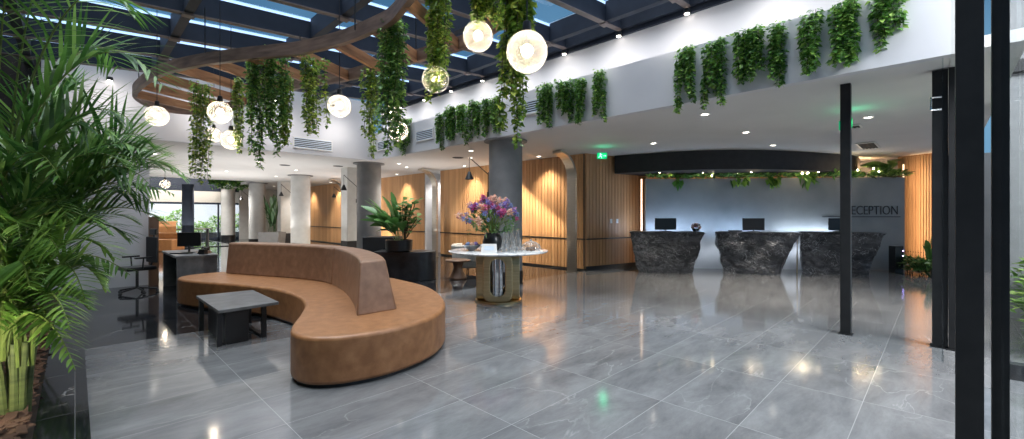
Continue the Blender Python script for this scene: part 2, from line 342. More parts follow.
# reception wall, its wood backdrop and the lit slots
R0 = DP(645, 12.35); R1 = DP(902, 11.75)
rm = (R0+R1)/2; rl = (R1-R0).length; ra = math.atan2(R1.y-R0.y, R1.x-R0.x)
RWH = 2.52
struct('wall_reception', MB().box((rm.x, rm.y, RWH/2), (rl, .18, RWH), ra), M['recwall'])
b0 = DP(560, 14.6); b1 = DP(905, 13.6); bm_ = (b0+b1)/2
struct('wall_behind_reception', MB().box((bm_.x, bm_.y, CZ/2), ((b1-b0).length, .1, CZ), math.atan2(b1.y-b0.y, b1.x-b0.x)), M['woodX'])
s0 = DP(901, 12.25); s1 = DP(947, 11.2); sm = (s0+s1)/2; sa = math.atan2(s1.y-s0.y, s1.x-s0.x); sl = (s1-s0).length
mb = MB(); ns = int(sl/.06)
for i in range(ns):
    c = s0.lerp(s1, (i+.5)/ns); mb.box((c.x, c.y, CZ/2), (.036, .05, CZ), sa)
mb.box((sm.x+.06, sm.y+.06, CZ/2), (sl, .04, CZ), sa)
struct('wall_wood_slatted', mb, M['slatoak'])
struct('trim_2', MB().box((sm.x-.02, sm.y-.03, .48), (sl, .02, .03), sa), M['blackmetal'])
lsA = DP(641.5, 12.3); lsB = DP(903.5, 11.95)
tag(MB().box((0, 0, (RWH)/2), (.03, .03, RWH), 0).build('light_strip', M['ledstrip'], loc=lsA), 'vertical warm light strip left of the grey reception wall beside wood panel', 'light strip')
tag(MB().box((0, 0, 1.45), (.05, .03, 2.9), 0).build('light_strip', M['ledstrip'], loc=lsB), 'vertical warm light strip right of the grey reception wall', 'light strip')
light('AREA', D(11.7, 10.75, 1.6), 10, (1, .62, .32), .15, aim=D(11.3, 12.0, 1.6), sy=2.6)
light('AREA', D(12.9, 7.0, 2.6), 9, (1, .6, .3), 6.0, aim=D(14.5, 7.0, 3.0), sy=.1)
light('AREA', D(12.3, 9.6, 2.75), 30, (1, .6, .3), 1.2, aim=D(13.5, 9.6, 3.1), sy=.1)
# end enclosure beyond view
struct('wall_far_right', MB().bb(17, 17.1, -1.2, 31, 0, CZ), M['recwall'])
struct('wall_corridor_end', MB().bb(7.2, 9.62, 31, 31.1, 0, CZ), M['palewall'])

# columns
def column(x, y, r=.37, m='palewall', label=''):
    t = thing('round_column', label, 'column', (x, y, 0), 0, 'row of round columns')
    MB().lathe([(r, 0), (r, CZ-.02)], n=40).build('shaft', M[m], t, smooth=True)
    MB().lathe([(r+.012, 0), (r+.012, .28), (r, .285)], n=40).build('plinth', M['blackmetal'], t, smooth=True)
    MB().lathe([(r+.11, CZ-.035), (r+.11, CZ-.003)], n=40).build('collar', M['concrete'], t, smooth=True)
    return t
CY = [6.85, 12.95, 18.9, 25.0, 31.0]
cl = ['grey round column behind the flower table', 'grey round column behind the low planter of broad green leaves', 'pale round column standing behind the middle of the sofa back', 'slim distant grey column right of the garden windows, second from left', 'farthest slim grey column against the garden windows']
for y, l in zip(CY, cl): column(6.72 if y < 7 else 6.6, y, m='concrete' if y < 14 else 'palewall', label=l)  # far columns take paler plaster for the spotlight brightening them
def pier(p, l):
    t = thing('square_pier', l, 'pier', p, 0)
    MB().bb(-.32, .32, -.25, .25, 0, CZ).build('shaft', M['palewall'], t, bevel=.01)
    MB().bb(-.325, .325, -.255, .255, 0, .6).build('base_cladding', M['canopy'], t)
pier(DP(353, 15.3), 'pale square pier just left of the column behind the leafy planter')
pier(DP(286, 21.5), 'pale square pier with dark base beside the tall potted plant')

# wall lamps on the columns: black swing arm with cone shade
def walllamp(p, label, rz=0, s=1.0):
    t = thing('swing_arm_lamp', label, 'wall lamp', p, rz, 'black cone lamps fixed to the columns')
    MB().tube([(0, 0, 0), (0, 0, -.95*s)], .012).tube([(0, 0, -.05), (-.42*s, -.0, .33*s)], .011).build('arm', M['blackmetal'], t)
    MB().tube([(-.42*s, 0, .33*s), (-.42*s, 0, -.02)], .006).build('cord', M['blackmetal'], t)
    MB().lathe([(.015, .12), (.03, .1), (.10, -.06), (.095, -.06), (.02, .08)], (-.42*s, 0, -.1), cap=False).build('shade', M['blackmetal'], t, smooth=True)
    MB().ball((-.42*s, 0, -.12), .03, 6).build('bulb', M['lens'], t)
    MB().box((.0, .0, -.5*s), (.05, .05, .12)).build('bracket', M['blackmetal'], t)
LP = [Vector((cx, cy, 2.45))-RT*.385 for cx, cy in ((6.72, 6.85), (6.6, 12.95), (6.6, 18.9), (6.6, 25.0))]
for q_, d, l in ((LP[0], 9.25, 'black cone swing-arm lamp on the column behind the flower table'), (LP[1], 13.0, 'black cone swing-arm lamp between the square pier and the column behind the planter'), (Vector((8.50, 19.10, 2.45)), 18.5, 'black cone swing-arm lamp in front of the distant wood panel'), (LP[2], 17.5, 'black cone swing-arm lamp left of the pale middle column'), (LP[3], 21.4, 'faraway black cone swing-arm lamp before the garden windows')):
    walllamp(q_, l, VIEW)

# brass arches between wall and colonnade
def arch(p, label, wid=.28):
    t = thing('brass_arch', label, 'arch', p, 0)
    pts = [(0, 0)] ; H = CZ-.06; r = .62
    path = [(0, 0), (0, H-r)] + [(-r+r*math.cos(a), H-r+r*math.sin(a)) for a in [PI/2*k/10 for k in range(1, 11)]] 
    mb = MB(); m = len(path); vs = []; fs = []
    for i, (x, z) in enumerate(path):
        a = Vector(path[max(i-1, 0)]); b = Vector(path[min(i+1, m-1)]); tg = (b-a).normalized(); nn = Vector((-tg.y, tg.x))*.03
        for sy in (-1, 1):
            for s_ in (-1, 1): vs.append((x+nn.x*s_*sy, sy*wid/2, z+nn.y*s_*sy))
    for i in range(m-1):
        for k in range(4): fs.append((i*4+k, i*4+(k+1) % 4, (i+1)*4+(k+1) % 4, (i+1)*4+k))
    fs += [(0, 1, 2, 3), tuple((m-1)*4+k for k in range(4))]
    mb.add(vs, fs).build('band', M['pewter'], t, smooth=True)
    MB().box((0, 0, .01), (.12, wid+.04, .02)).build('foot', M['pewter'], t)
arch((9.15, 6.85, 0), 'tall brass arch band at the corner of the wood wall right of the flower table')
arch((9.1, 12.9, 0), 'brass arch band between the white doorway and the wood wall')
arch((8.6, 19.3, 0), 'distant brass arch band left of the square pier')

# ---------------------------------------------------------------- skylight
PY = [.8+1.22*k for k in range(-1, 10)]
for k, y in enumerate(PY):
    t = thing('roof_purlin', 'dark steel skylight purlin with a pale sky-glow line, %s counted from the camera' % ('first second third fourth fifth sixth seventh eighth ninth tenth eleventh twelfth'.split()[k]), 'roof beam', (0, y-.4, 0), 0, 'parallel steel purlins of the skylight')
    x0, x1 = -1.0, BX-.02
    def slab(mb, w_, za, zb):
        vs = []
        for x in (x0, x1):
            for yy, z in ((-w_, za), (w_, za), (w_, zb), (-w_, zb)): vs.append((x, yy, skz(x)+z))
        return mb.add(vs, [(0, 1, 2, 3), (7, 6, 5, 4), (0, 4, 5, 1), (1, 5, 6, 2), (2, 6, 7, 3), (3, 7, 4, 0)])
    slab(MB(), .045, .008, .30).build('web', M['steel'], t)
    slab(MB(), .052, -.006, .008).build('flange', M['flange'], t)
    slab(MB(), .05, .30, .345).build('sky_glow_line', M['skyglow'], t)  # glow added for the bright sky stripe above each purlin, not a lamp
    gl = []
    y2 = 1.22
    if k < len(PY)-1:
        MB().add([(x0, .04, skz(x0)+.33), (x1, .04, skz(x1)+.33), (x1, y2-.04, skz(x1)+.33), (x0, y2-.04, skz(x0)+.33)], [(0, 1, 2, 3)]).build('glass_panes', M['roofpane'], t)
for x, ow in ((-.6, 'leftmost'), (1.15, 'second from the left'), (2.9, 'middle one'), (4.65, 'second from the right'), (6.35, 'nearest the right wall')):
    t = thing('roof_girder', 'dark steel girder crossing the skylight purlins, ' + ow, 'roof beam', (x, 0, skz(x)), 0, 'steel girders crossing the purlins')
    MB().bb(-.06, .06, -1.2, LY, .01, .34).build('web', M['steel'], t)
    for y in PY: MB().box((0, y-.4, -.015), (.15, .13, .03)).build('joint_plate', M['flange'], t)
    MB().bb(-.03, .03, -1.2, LY, .34, .37).build('glazing_bar', M['alu'], t)
struct('trim_3', MB().bb(BX-.06, BX+.02, -.2, LY, 4.70, 4.745).bb(BX-.03, BX, -.2, LY, 4.745, 4.95), M['steel'])
struct('trim_4', MB().bb(BX-.12, BX-.02, -.2, LY, 4.79, 5.1), M['steel'])
# small wall spots at purlin ends
sp0 = None
for k, y in enumerate(PY[1:]):
    yy = y-.4
    p = (BX-.10, yy, 4.70)
    if sp0 is None:
        sp0 = thing('roof_spotlight', '', 'spotlight', p, 0, 'small spotlights along the top of the right wall')
        MB().lathe([(.02, .06), (.05, .05), (.055, -.02), (.04, -.02)], cap=False).build('housing', M['blackmetal'], sp0, smooth=True)
        MB().lathe([(.038, -.026), (.038, -.016)]).build('lens', M['lens'], sp0)
        t = sp0
    else: t = dup(sp0, p)
    t['label'] = 'small bright spotlight at the top of the right wall, %s counted from the camera' % ('first second third fourth fifth sixth seventh eighth ninth tenth eleventh'.split()[k])
    light('SPOT', (BX-.75, yy, 4.42), 15, (1, .95, .90), .2, aim=(BX, yy, 3.95), spot=125, blend=1)

for k, x in enumerate((.5, 2.05, 3.6, 5.1)):
    o = dup(sp0, (x, LY-.06, 4.62-.07*(6.9-x)*.8)); o['label'] = 'small spotlight at the top of the left white wall, %s from the left' % ('first', 'second', 'third', 'fourth')[k]; o['group'] = 'small spotlights along the top of the left wall'
    light('SPOT', (x, LY-.8, 4.0), 13, (1, .94, .88), .15, aim=(x, LY, 3.6), spot=125, blend=1)
# ---------------------------------------------------------------- soffit fittings
def pxplane(px, X):                       # Y on the plane X=const seen at a pixel column, and its depth
    t = (px-512)/FPX; d = X/(.7108+.7034*t); return d*(.7034-.7108*t), d
def ceilpt(px, py): return W(px, py, CZ)
dl = thing('recessed_downlight', '', 'downlight', (0, 0, 0), 0, 'recessed downlights in the white ceiling')
MB().lathe([(.075, -.012), (.075, 0), (.05, 0), (.045, -.012)], cap=False).build('trim_ring', M['whitep'], dl, smooth=True)
MB().lathe([(.048, -.008), (.048, -.002)]).build('lens', M['lens'], dl)
DL = [(705, 114, 'farther left of the three near the green sign'), (746, 132, 'above the middle of the dark canopy'), (773, 145, 'closest to the dark canopy edge'), (868, 117, 'right of the slim black post'), (653.5, 143, 'between the green exit sign and the canopy'),
      (471, 150.5, 'beside the column behind the flower table'), (399, 163.5, 'near the column behind the planter'), (296, 170, 'over the distant pale column'), (276, 176, 'over the distant square pier'), (206, 160, 'left part of the ceiling beyond the hanging plants')]
for i, (px, py, l) in enumerate(DL):
    p = ceilpt(px, py); p.z = CZ-.001
    o = dl if i == 0 else dup(dl, p); o.location = p; o['label'] = 'small round recessed ceiling downlight ' + l
    light('SPOT', (p.x, p.y, CZ-.03), 210 if i < 5 else 110, (1, .92, .80), .32, aim=(p.x, p.y, 0), spot=78 if i < 5 else 110, blend=.6)
# wall-washing downlights along the wood wall
for i, (x, y) in enumerate(((9.15, 8.0), (9.15, 9.6), (9.15, 11.3), (9.15, 15.6), (9.15, 18.2), (9.15, 22), (9.15, 25.5))):
    light('SPOT', (x, y, CZ-.04), 110, (1, .86, .68), .08, aim=(9.7, y, .6), spot=95, blend=1)
    o = dup(dl, (x, y, CZ-.001), label='tiny recessed wall washer close to the honey wood wall')
light('SPOT', (10.9, 6.0, CZ-.04), 60, (1, .86, .68), .05, aim=(10.9, 6.6, 1.2), spot=80, blend=.8); dup(dl, (10.9, 6.0, CZ-.001), label='recessed downlight lighting the short wood return next to reception')
# extra downlights added for general light along the ceiling
for x, y in ((8.0, 9.6), (8.0, 13), (8.0, 17), (8, 22), (4, 15), (4, 19), (1.5, 15), (8, 27)):
    light('SPOT', (x, y, CZ-.03), 130, (1, .92, .82), .06, aim=(x, y, 0), spot=120, blend=.8)
    dup(dl, (x, y, CZ-.001), label='added recessed downlight further along the white ceiling over the walkway')

def vent(name, loc, rot, wx, wz, n, label, plane='X'):
    t = thing(name, label, 'vent', loc); t.rotation_euler = rot
    MB().box((0, 0, 0), (wx, wz, .012)).build('backing', M['canopy'], t)
    fr = MB(); fr.box((0, wz/2, .008), (wx+.04, .025, .02)); fr.box((0, -wz/2, .008), (wx+.04, .025, .02)); fr.box((wx/2, 0, .008), (.025, wz, .02)); fr.box((-wx/2, 0, .008), (.025, wz, .02)); fr.build('frame', M['whitep'], t)
    sl_ = MB()
    for i in range(n): sl_.box((0, -wz/2+(i+.5)*wz/n, .01), (wx, wz/n*.45, .012))
    sl_.build('louvres', M['alu'] if plane != 'C' else M['canopy'], t)
x_, d_ = 0, 0
def onX(px, py):
    y, d = pxplane(px, FX-.02); return (FX-.03, y, EYE+(HOR-py)/FPX*d)
for px, py, l in ((384.5, 145, 'slotted air vent on the white fascia at the inner corner behind hanging vines'), (425, 135, 'slotted air vent on the white fascia left of the ivy row'), (531, 107, 'air vent half hidden behind the long vine and the ivy clumps')):
    vent('wall_vent', onX(px, py), (PI/2, 0, -PI/2), .75, .26, 6, l)
vent('wall_vent', (3.95+.6, LY-.012, 3.42), (PI/2, 0, 0), 1.0, .28, 6, 'wide slotted air vent on the left white fascia beneath the hanging globes')
p = ceilpt(868, 145); p.z = CZ-.01; vent('ceiling_vent', p, (PI, 0, 0), 1.1, .32, 5, 'dark slotted vent in the ceiling right of the black post', 'C')
p = ceilpt(852, 126); p.z = CZ-.01; vent('ceiling_vent', p, (PI, 0, 0), .3, .25, 4, 'small dark ceiling vent partly hidden by the black post', 'C')
for px, py in ((458, 157.5), (285, 165), (338, 166)):
    p = ceilpt(px, py); p.z = CZ-.008
    tag(MB().lathe([(.16, -.004), (.16, .004)]).build('ceiling_speaker', M['canopy'], loc=p), 'flat dark round speaker disc in the ceiling', 'speaker', 'round ceiling speakers')

def exit_sign(p, label, rz):
    t = thing('exit_sign', label, 'exit sign', p, rz)
    MB().box((0, 0, 0), (.24, .03, .15)).build('lit_panel', M['exit'], t)
    MB().tube([(0, 0, .075), (0, 0, .2)], .006).build('hanger', M['chrome'], t)
    pg = MB(); pg.ball((-.04, -.018, .05), .014, 5)
    for a, b in (((-.03, .04), (-.045, .0)), ((-.03, .03), (.0, .02)), ((-.03, .03), (-.065, .015)), ((-.045, 0), (-.01, -.025)), ((-.01, -.025), (-.015, -.06)), ((-.045, 0), (-.06, -.03)), ((-.06, -.03), (-.095, -.04))):
        pg.tube([(a[0], -.018, a[1]), (b[0], -.018, b[1])], .007, 5)
    pg.box((.05, -.017, 0), (.04, .004, .010)); pg.add([(.07, -.018, .022), (.07, -.018, -.022), (.10, -.018, 0)], [(0, 1, 2)])
    pg.build('running_figure', M['exitw'], t)
    light('POINT', tuple(Vector(p)+Vector((0, 0, .0))-FW*.15), .8, (.05, 1, .45), .1)
exit_sign(DP(602, 10.6, CZ-.2), 'lit green exit sign hanging left of the dark canopy', VIEW)
exit_sign(DP(845.5, 6.9, CZ-.2), 'green exit sign turned edge-on behind the slim black post', VIEW+PI/2)

# ---------------------------------------------------------------- posts and glass wall on the right
def post(x, y, wd, z1, label):
    t = thing('steel_post', label, 'post', (x, y, 0)); MB().bb(-wd/2, wd/2, -wd/2, wd/2, .012, z1).build('shaft', M['post'], t, bevel=.004)
    MB().bb(-wd/2-.02, wd/2+.02, -wd/2-.02, wd/2+.02, 0, .012).build('base_plate', M['post'], t)
post(6.85, .845, .105, CZ-.002, 'slim black steel post standing free before the third stone desk')
post(6.93, .0, .13, CZ-.012, 'black steel post at the far end of the glass wall')
post(6.86, -.10, .065, CZ-.012, 'thin second black post touching the far end of the glass door')
post(3.79, -.125, .118, 4.55, 'broadest black steel post near the camera by the glass wall')
post(3.92, -.258, .072, 4.55, 'narrower black post immediately right of the broad near post')
g = thing('glass_door', 'narrow clear glass leaf with chrome handle at the far black post', 'glass door', (0, -.02, 0))
MB().bb(6.2, 6.85, -.006, .006, .0, 3.1).build('pane', M['sidepane'], g)
MB().tube([(6.45, .01, 2.62), (6.42, .09, 2.62), (6.42, .09, 2.75), (6.45, .01, 2.75)], .012).build('handle', M['chrome'], g)
g = thing('glass_wall', 'clear glass screen at the right picture edge with plants behind', 'glass screen', (0, -.265, 0))
MB().bb(1.2, 3.87, -.006, .006, .012, 4.5).build('pane', M['sidepane'], g)
MB().bb(1.2, 3.87, -.015, .015, 0, .012).build('rail', M['post'], g)

# outside on the right
struct('floor_terrace', MB().bb(1, 17, -9, -4, -.2, -.0), M['paver'])
struct('wall_terrace', MB().bb(9.6, 9.8, -6, -.62, 0, 4.8), M['concrete'])
tag(MB().bb(9.45, 9.6, -6, -.62, 3.55, 3.72).build('terrace_beam', M['post']), 'dark horizontal beam on the terrace wall at the right edge', 'beam')
tag(MB().bb(6.0, 6.12, -3, -.45, 0, .14).build('terrace_kerb', M['darkstone']), 'low dark kerb in front of the terrace shrubs', 'kerb')
def shrubmesh(n, rx, ry, h, ls, z0=0, r=None):
    r = r or rnd; vs = []; fs = []
    for _ in range(n):
        a = r.uniform(0, 2*PI); q = math.sqrt(r.random()); z = z0+h*(r.random()**.8); k = .55+.45*math.sin(PI*min(1, (z-z0)/h*.9+.15))
        c = Vector((rx*q*k*math.cos(a), ry*q*k*math.sin(a), z)); leaf(vs, fs, c, Vector((math.cos(a), math.sin(a), r.uniform(-.3, .9))), ls*r.uniform(.6, 1.3), r)
    m = MB(); m.add(vs, fs); return m
def leaf(vs, fs, c, dirv, L, r, wid=.55, fold=.25):
    d = Vector(dirv); d += Vector((r.uniform(-.7, .7), r.uniform(-.7, .7), r.uniform(-.5, .5))); d.normalize()
    s = d.cross(Vector((r.uniform(-.4, .4), r.uniform(-.4, .4), 1)))
    if s.length < .01: s = Vector((1, 0, 0))
    s.normalize(); n_ = s.cross(d); n = len(vs); W_ = L*wid/2
    vs += [c, c+d*L*.35+s*W_+n_*L*fold*.4, c+d*L*.45, c+d*L*.35-s*W_+n_*L*fold*.4, c+d*L]
    fs += [(n, n+1, n+2), (n, n+2, n+3), (n+1, n+4, n+2), (n+2, n+4, n+3)]
def plant_clump(name, label, cat, p, n, rx, ry, h, ls, m='garden', group=None, stems=4):
    t = thing(name, label, cat, p, 0, group)
    shrubmesh(n, rx, ry, h*.85, ls, h*.15).build('foliage', M[m], t)
    mb = MB()
    for k in range(stems):
        a = 2*PI*k/stems; mb.tube([(.04*math.cos(a), .04*math.sin(a), 0), (rx*.3*math.cos(a), ry*.3*math.sin(a), h*.5), (rx*.5*math.cos(a), ry*.5*math.sin(a), h*.8)], .012)
    mb.build('stem', M['vinestem'], t)
for i, (x, y, l) in enumerate(((7.3, -1.02, 'nearest leafy shrub outside the glass at the right edge'), (8.2, -1.1, 'leafy shrub behind the right glass, deeper in the terrace bed'), (9.0, -1.1, 'farthest leafy shrub on the terrace behind glass'))):
    plant_clump('terrace_shrub', l, 'shrub', (x, y, .0), 420, .45, .42, 1.0, .12, 'garden', None)
struct('floor_terrace_near', MB().bb(1.0, 17, -4.4, -4, -.2, 0), M['paver'])

# ---------------------------------------------------------------- timber ring and what hangs from it
ctrl = [(.80, 10.7), (.79, 9.85), (.94, 8.71), (1.29, 7.71), (1.73, 6.89), (2.15, 6.18), (2.40, 5.45), (2.50, 4.87), (2.53, 4.40), (2.38, 3.7), (2.3, 3.1), (2.5, 2.6), (2.95, 2.65), (3.3, 3.1), (3.52, 3.8), (3.58, 4.5), (3.45, 5.2), (3.3, 5.9), (3.12, 6.8), (2.9, 7.4), (2.62, 8.2), (2.45, 9.4), (2.2, 10.8), (1.7, 11.6), (1.15, 11.5)]
def catmull(P, k=6):
    out = []; n = len(P)
    for i in range(n):
        a, b, c, d = (Vector(P[(i+j-1) % n]) for j in range(4))
        for s in range(k):
            t = s/k; out.append(.5*((2*b)+(c-a)*t+(2*a-5*b+4*c-d)*t*t+(3*b-a-3*c+d)*t**3))
    return out
RZ = 3.68
ringp = catmull(ctrl)
ring = thing('timber_ring', 'curved timber canopy ring with cross slats hung below the skylight', 'timber canopy', (0, 0, RZ))
MB().ribbon([(p.x, p.y, 0) for p in ringp], .07, .17).build('rim', M['rim_wood_unlit'], ring)
sd = Vector((.891, .454)); sn = Vector((-.454, .891))
def chords(off):
    hits = []
    for i in range(len(ringp)):
        a, b = ringp[i], ringp[(i+1) % len(ringp)]; da, db = a.dot(sn)-off, b.dot(sn)-off
        if da*db < 0: q = a.lerp(b, da/(da-db)); hits.append(q.dot(sd))
    return sorted(hits)
o_ = .95
while o_ < 10.5:
    hs = chords(o_)
    for j in range(0, len(hs)-1, 2):
        if hs[j+1]-hs[j] > .25:
            a = sd*hs[j]+sn*o_; b = sd*hs[j+1]+sn*o_; c = (a+b)/2
            MB().box((c.x, c.y, .07), ((b-a).length-.03, .055, .15), math.atan2(sd.y, sd.x)).build('slat', M['slat_wood_lit'], ring)
    o_ += .74
for px, py in ((205, 60), (355, 38), (300, 84), (416, 62), (403, 12), (120, 100)):
    q = W(px, py, RZ)
    if px == 120: q = Vector((.82, 10.4, 0))
    MB().tube([(q.x, q.y, .1), (q.x, q.y, skz(q.x)-RZ)], .008).build('suspension_rod', M['blackmetal'], ring)

def globe(px, py, dia_px, label, R=.15, zc=None):
    d = FPX*2*R/dia_px; c = PD(px, py, d)
    t = thing('glass_globe_pendant', label, 'pendant lamp', c, 0, 'glass globe pendant lamps')
    mb = MB(); mb.ball((0, 0, 0), R, 16); mb.build('globe', M['globe'], t, smooth=True, shade_angle=0)
    MB().lathe([(.03, R-.01), (.035, R+.01), (.028, R+.07), (.01, R+.08)]).build('cap', M['blackmetal'], t, smooth=True)
    MB().tube([(0, 0, R), (0, 0, .05)], .008).build('lamp_holder', M['blackmetal'], t)
    MB().ball((0, 0, .01), .045, 8).build('bulb', M['bulb'], t, smooth=True)
    top = CZ if c.y > LY else skz(c.x)+.33
    MB().tube([(0, 0, R+.07), (0, 0, top-c.z)], .005).build('cord', M['blackmetal'], t)
    light('POINT', (0, 0, 0), 6, (1, .86, .70), .05, parent=t)
for g_ in ((527, 52, 41, 'largest glass globe pendant, beside the long yellow-green vine'), (478, 36.5, 30, 'glass globe pendant second from the right near the top'), (435.5, 79.5, 27, 'glass globe pendant hanging below the middle vine'),
           (339.5, 106, 22.5, 'glass globe pendant alone before the white left fascia'), (398, 131, 20, 'glass globe pendant tucked behind the thick ivy by the inner corner'), (220, 112.5, 22, 'glass globe pendant above the pair left of the ivy columns'),
           (231, 140, 19, 'lowest glass globe pendant left of the ivy columns'), (214, 135, 14, 'small far glass globe pendant partly behind another globe'), (157, 116, 20, 'glass globe pendant at the left end of the timber ring'), (389, 113, 16, 'glass globe pendant glowing behind the thickest ivy'),
           (165, 184, 9, 'tiny distant globe pendant between palm fronds'), (173, 157, 9, 'small distant globe pendant right of the palm, higher one')):
    globe(*g_)

# ---------------------------------------------------------------- hanging greenery
def hanging(name, label, cat, strands, mt, ls, dens, group, seed):
    """strands: (x, y, ztop, length, spread)"""
    r = random.Random(seed); x0, y0, z0 = strands[0][:3]
    t = thing(name, label, cat, (x0, y0, z0), 0, group); vs = []; fs = []; st = MB()
    for (x, y, zt, ln, sp) in strands:
        pts = []; n = max(4, int(ln/.12)); ox = oy = 0; lx = r.uniform(-.1, .1); 
        for i in range(n+1):
            q = i/n; ox += r.uniform(-.018, .018); oy += r.uniform(-.018, .018)
            pts.append(Vector((x-x0+ox, y-y0+oy, zt-z0-ln*q)))
        st.tube(pts, .004, 3)
        for k in range(int(dens*ln)):
            q = r.random(); i = min(n-1, int(q*n)); c = pts[i].lerp(pts[i+1], q*n-i); s_ = sp*(1-.55*q)
            a = r.uniform(0, 2*PI); rad = s_*math.sqrt(r.random())
            c = c+Vector((rad*math.cos(a), rad*math.sin(a), r.uniform(-.03, .03)))
            leaf(vs, fs, c, Vector((math.cos(a), math.sin(a), -.6)), ls*r.uniform(.6, 1.3), r, .8)
    m = MB(); m.add(vs, fs); m.build('foliage', M[mt], t); st.build('stem', M['vinestem'], t)
    return t
# ivy on the right fascia: (px0, px1, y top, y bottom, words)
FI = [(675, 697, 48, 108, 'left of the three separate clumps over reception'), (702, 727, 40, 103, 'second from the left over reception'), (732, 766, 30, 97, 'broad clump above the canopy middle'), (767, 790, 22, 93, 'just left of the gap before the rightmost trio'),
      (797, 824, 14, 82, 'narrow, above the slim black post'), (826, 864, -2, 68, 'second from the right end of the fascia'), (866, 911, -8, 63, 'rightmost by the fascia end'),
      (538, 553, 85, 129, 'short, directly right of the long vine'), (555, 573, 81, 126, 'in the middle group left of its separate clump'), (574, 588, 79, 125, 'right part of the middle group'), (591, 605, 70, 124, 'narrow, standing apart right of the middle group'),
      (436, 442, 113, 148, 'thinnest at the far left of the row'), (444, 455, 108, 146, 'second in the row left of the column'), (456.5, 465, 106, 144, 'slim, third in the row left of the column'), (467, 480, 102, 141, 'widest in the row left of the column'), (480.5, 489, 100, 140, 'fifth in the row left of the column'), (490, 499, 97, 137, 'last in the row before the long vine'), (393, 410, 120, 153, 'at the inner corner behind the thick vines')]
for i, (a, b, yt, yb, wd) in enumerate(FI):
    r = random.Random(100+i); ya, da = pxplane(a, 6.2); yb_, db = pxplane(b, 6.2); dm = (da+db)/2
    zt = EYE+(HOR-yt)/FPX*dm; zb = EYE+(HOR-yb)/FPX*dm; wy = abs(ya-yb_); ns = max(2, int(wy/.075)); S = []
    lo, hi = min(ya, yb_), max(ya, yb_)
    for k in range(ns):
        y = lo+.05+(k+.5)*(wy-.1)/ns; S.append((6.21+r.uniform(-.03, .02), y, zt+r.uniform(-.06, .06), (zt-zb)*r.uniform(.55, 1.0), .05))
    # rooted on the ledge behind the parapet
    for k in range(max(1, ns//2)): S.append((6.33, lo+.07+r.random()*(wy-.14), zt+.04, .15, .06))
    hanging('trailing_ivy', 'green ivy clump on white fascia, ' + wd, 'ivy', S, 'ivy', .06, 300, 'ivy clumps trailing over the right fascia', 200+i)
# vines from the timber ring: (px centre, width px, depth, y top, y bottom, material, words)
RV = [(203, 20, 7.2, 87, 180, 'vine', 'leftmost, reaching lowest on the left'), (238, 12, 6.9, 80, 150, 'vine', 'thin, left of the dense pair of columns'), (255, 19, 6.35, 48, 167, 'ivy', 'dense dark column, left of the pair'), (274, 19, 6.25, 50, 150, 'ivy', 'dense dark column, right of the pair'), (288, 16, 6.75, 76, 151, 'vine', 'mid length beside the dense pair'), (314, 20, 6.05, 58, 134, 'vine', 'right of the dense pair, forked at its end'),
      (393, 28, 5.1, 18, 152, 'ivy', 'thickest, dark, below the curve of the ring'), (371, 18, 6.5, 72, 158, 'vine', 'left of the thickest column, yellow-green'), (438, 24, 4.75, -25, 96, 'vine', 'over the middle globe'), (488, 34, 4.3, -30, 28, 'vine', 'short, between the two largest globes'), (518, 34, 3.9, -30, 75, 'vine', 'bushy, above and left of the largest globe'), (516, 24, 3.95, 70, 140, 'vine', 'long thin tail below the largest globe')]
for i, (px, wp, d, yt, yb, mt, wd) in enumerate(RV):
    r = random.Random(300+i); wm = wp/FPX*d; zt = min(4.35, EYE+(HOR-yt)/FPX*d); zt = max(zt, 3.70) if yt > 40 and yt < 90 else zt; zb = EYE+(HOR-yb)/FPX*d; ns = max(4, int(wp/2.6)); S = []
    for k in range(ns):
        u = r.uniform(-.5, .5); q = DP(px, d)+RT*(u*wm*.8)+FW*r.uniform(-.12, .12)
        f = r.uniform(.6, 1.0) if k else 1.0
        S.append((q.x, q.y, zt+r.uniform(-.05, .03), (zt-zb)*f, wm*.16))
    hanging('hanging_vine', 'green vine hanging from the timber ring, ' + wd, 'vine', S, mt, .056, 175 if mt == 'vine' else 210, 'vines hanging from the timber ring', 400+i)

# ---------------------------------------------------------------- planting bed and palms
BXE = -.0
k_ = thing('planter_kerb', 'low black marble kerb along the palm bed at the lower left', 'kerb', (0, 0, 0))
MB().bb(-.20, .075, -3, LY-.1, .0, .012).build('kerb_stone', M['black'], k_)
struct('floor_bed', MB().bb(-1.0, -.2, -3, LY-.1, -.1, .02), M['soil'])
struct('floor_bed_edge', MB().bb(-.28, .0, -3, LY, -.2, -.001), M['black'])
r = random.Random(5); vs = []; fs = []
mb = MB()
for _ in range(2600):
    x = r.uniform(-.93, -.24); y = 2.2+r.random()**1.4*6.5; z = .03+r.uniform(0, .035); a = r.uniform(0, PI); L_ = r.uniform(.02, .07); w_ = L_*r.uniform(.3, .6)
    n = len(mb.v); tl = r.uniform(-.4, .4)
    u = Vector((math.cos(a), math.sin(a), tl))*L_; v = Vector((-math.sin(a), math.cos(a), r.uniform(-.3, .3)))*w_; c = Vector((x, y, z)); h_ = Vector((0, 0, .008))
    mb.add([c-u-v, c+u-v*.6, c+u*.9+v, c-u*.8+v, c-u-v+h_, c+u-v*.6+h_, c+u*.9+v+h_, c-u*.8+v+h_], [(3, 2, 1, 0), (4, 5, 6, 7), (0, 1, 5, 4), (1, 2, 6, 5), (2, 3, 7, 6), (3, 0, 4, 7)])
tag(mb.build('bark_mulch', M['bark']), 'reddish-brown bark mulch covering the palm bed', 'mulch', kind='stuff')

